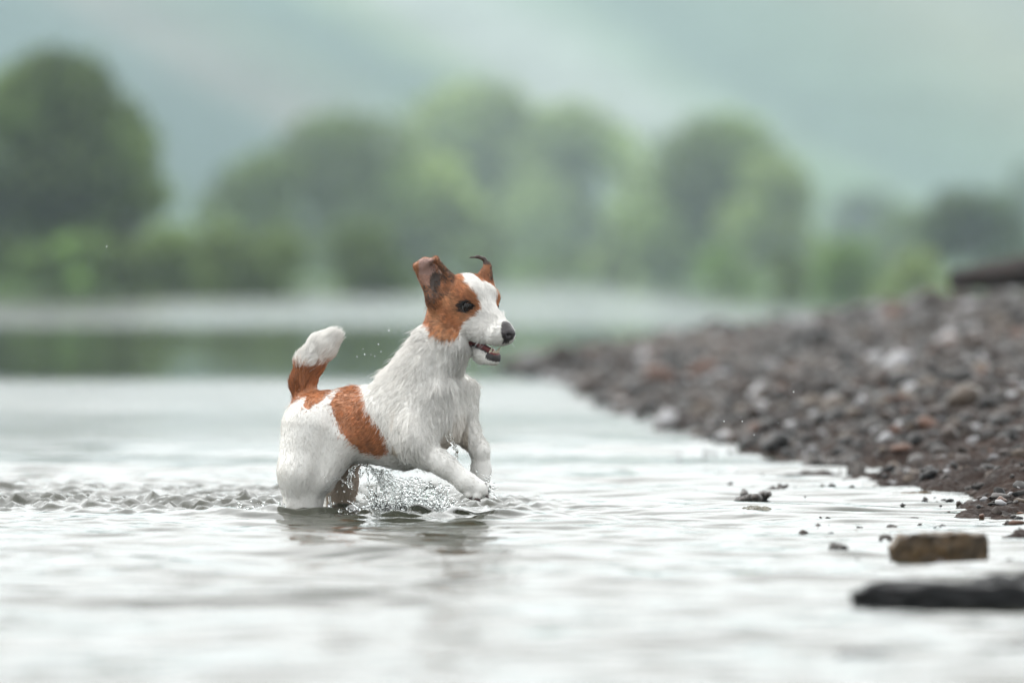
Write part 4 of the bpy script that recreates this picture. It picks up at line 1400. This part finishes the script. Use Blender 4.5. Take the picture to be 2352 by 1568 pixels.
# churned foam line at the surface, from left of the thigh to the end of the burst
for i in range(620):
    cx = rs.uniform(560, 1040)
    hgt = 10 + 12 * math.exp(-((cx - 590) / 30) ** 2) + 14 * math.exp(-((cx - 800) / 90) ** 2) + 9 * math.exp(-((cx - 648) / 20) ** 2)
    drop(cx, 1194 - hgt * rs.random() ** 1.6 * 1.2, rs.uniform(-.13, .06), math.exp(rs.normal(math.log(0.0026), 0.42)), k=0.003)
for (a_, b_) in (((556, 1185), (548, 1152)), ((592, 1185), (582, 1160)), ((600, 1188), (606, 1150)), ((575, 1188), (562, 1166)), ((655, 1185), (640, 1150)), ((648, 1180), (652, 1158)),
                 ((760, 1180), (757, 1140)), ((812, 1182), (806, 1163)), ((850, 1182), (862, 1160)), ((622, 1188), (628, 1168))):
    d0 = rs.uniform(-.06, 0)
    strand(W(*a_, d0), W(*b_, d0 + .01), .0034, .0016, n=9, wob=0.002, beads=0.7)
# water dragged up by the paws
strand(W(1050, 1050, -.165), W(1036, 995, -.168), .0022, .0018, n=10, wob=0.003, beads=1.2)
strand(W(1042, 1022, -.166), W(1026, 1000, -.168), .0016, .0015, n=5, wob=0.002, beads=1.2)
for i in range(40):
    drop(rs.normal(1110, 12), rs.normal(1100, 11), rs.uniform(-.17, -.10), rs.uniform(.0010, .0024))
strand(W(1118, 1110, -.17), W(1140, 1143, -.17), .0016, .0011, n=8, wob=0.003, beads=1.2)
strand(W(1122, 1125, -.17), W(1143, 1120, -.17), .0014, .0010, n=6, wob=0.002, beads=1.2)
# loose drops near the burst
for i in range(240):
    cx = rs.uniform(745, 1075); drop(cx, rs.uniform(1095, 1190), rs.uniform(-.15, .08), math.exp(rs.normal(math.log(0.0016), 0.4)))
for i in range(90):
    cx = rs.uniform(520, 665); drop(cx, 1190 - abs(rs.normal(0, 18)), rs.uniform(-.1, .05), math.exp(rs.normal(math.log(0.0013), 0.4)))
sv_, sq_ = surface_nets(FS)
splash = mesh_from('water_splash', sv_, sq_, m_glass, smooth=True)
tag(splash, 'clear water thrown up in beads and jets under the belly of the leaping dog', 'splash', kind='stuff')

# fine droplets flying free
dpos = [(893 / 1, 758, 1.6), (823, 751, 1.4), (743, 716, 1.0), (869, 789, 1.5), (875, 806, 1.2), (838, 813, 1.2), (820, 818, 1.1), (861, 817, 1.0), (834, 800, .9), (852, 813, .9),
        (1663, 966, 1.6), (1705, 966, 1.6), (1732, 997, 1.2), (1823, 898, 1.7), (1193, 216, 1.6), (245, 565, 1.4), (1788, 970, 1.0), (1240, 1040, 1.0), (1455, 1166, 1.0),
        (1000, 616, .9), (76, 827, 1.1), (182, 815, 1.0), (326, 711, 1.0), (545, 570, .9), (668, 940, .9), (755, 1070, 1.2), (690, 1085, .8), (590, 1115, .9), (560, 1122, .8),
        (530, 1105, .8), (500, 1112, .8), (958, 1082, 2.0), (905, 1060, 1.0), (1190, 985, 1.0), (1180, 1010, .9), (640, 1120, .9), (612, 1128, 1.0), (450, 1130, .9)]
V, Fc, off = [], [], 0
for (qx, qy, r) in dpos:
    c = W(qx, qy, rs.uniform(-.15, .0))
    v = ICO2[0] * (r * 0.0008) * np.array([1, 1, rs.uniform(0.9, 1.3)]) + c
    V.append(v); Fc.append(ICO2[1] + off); off += len(v)
drops = mesh_from('water_droplets', np.concatenate(V), np.concatenate(Fc), m_glass, smooth=True)
tag(drops, 'tiny loose water drops hanging in the air around the dog', 'droplets', kind='stuff')
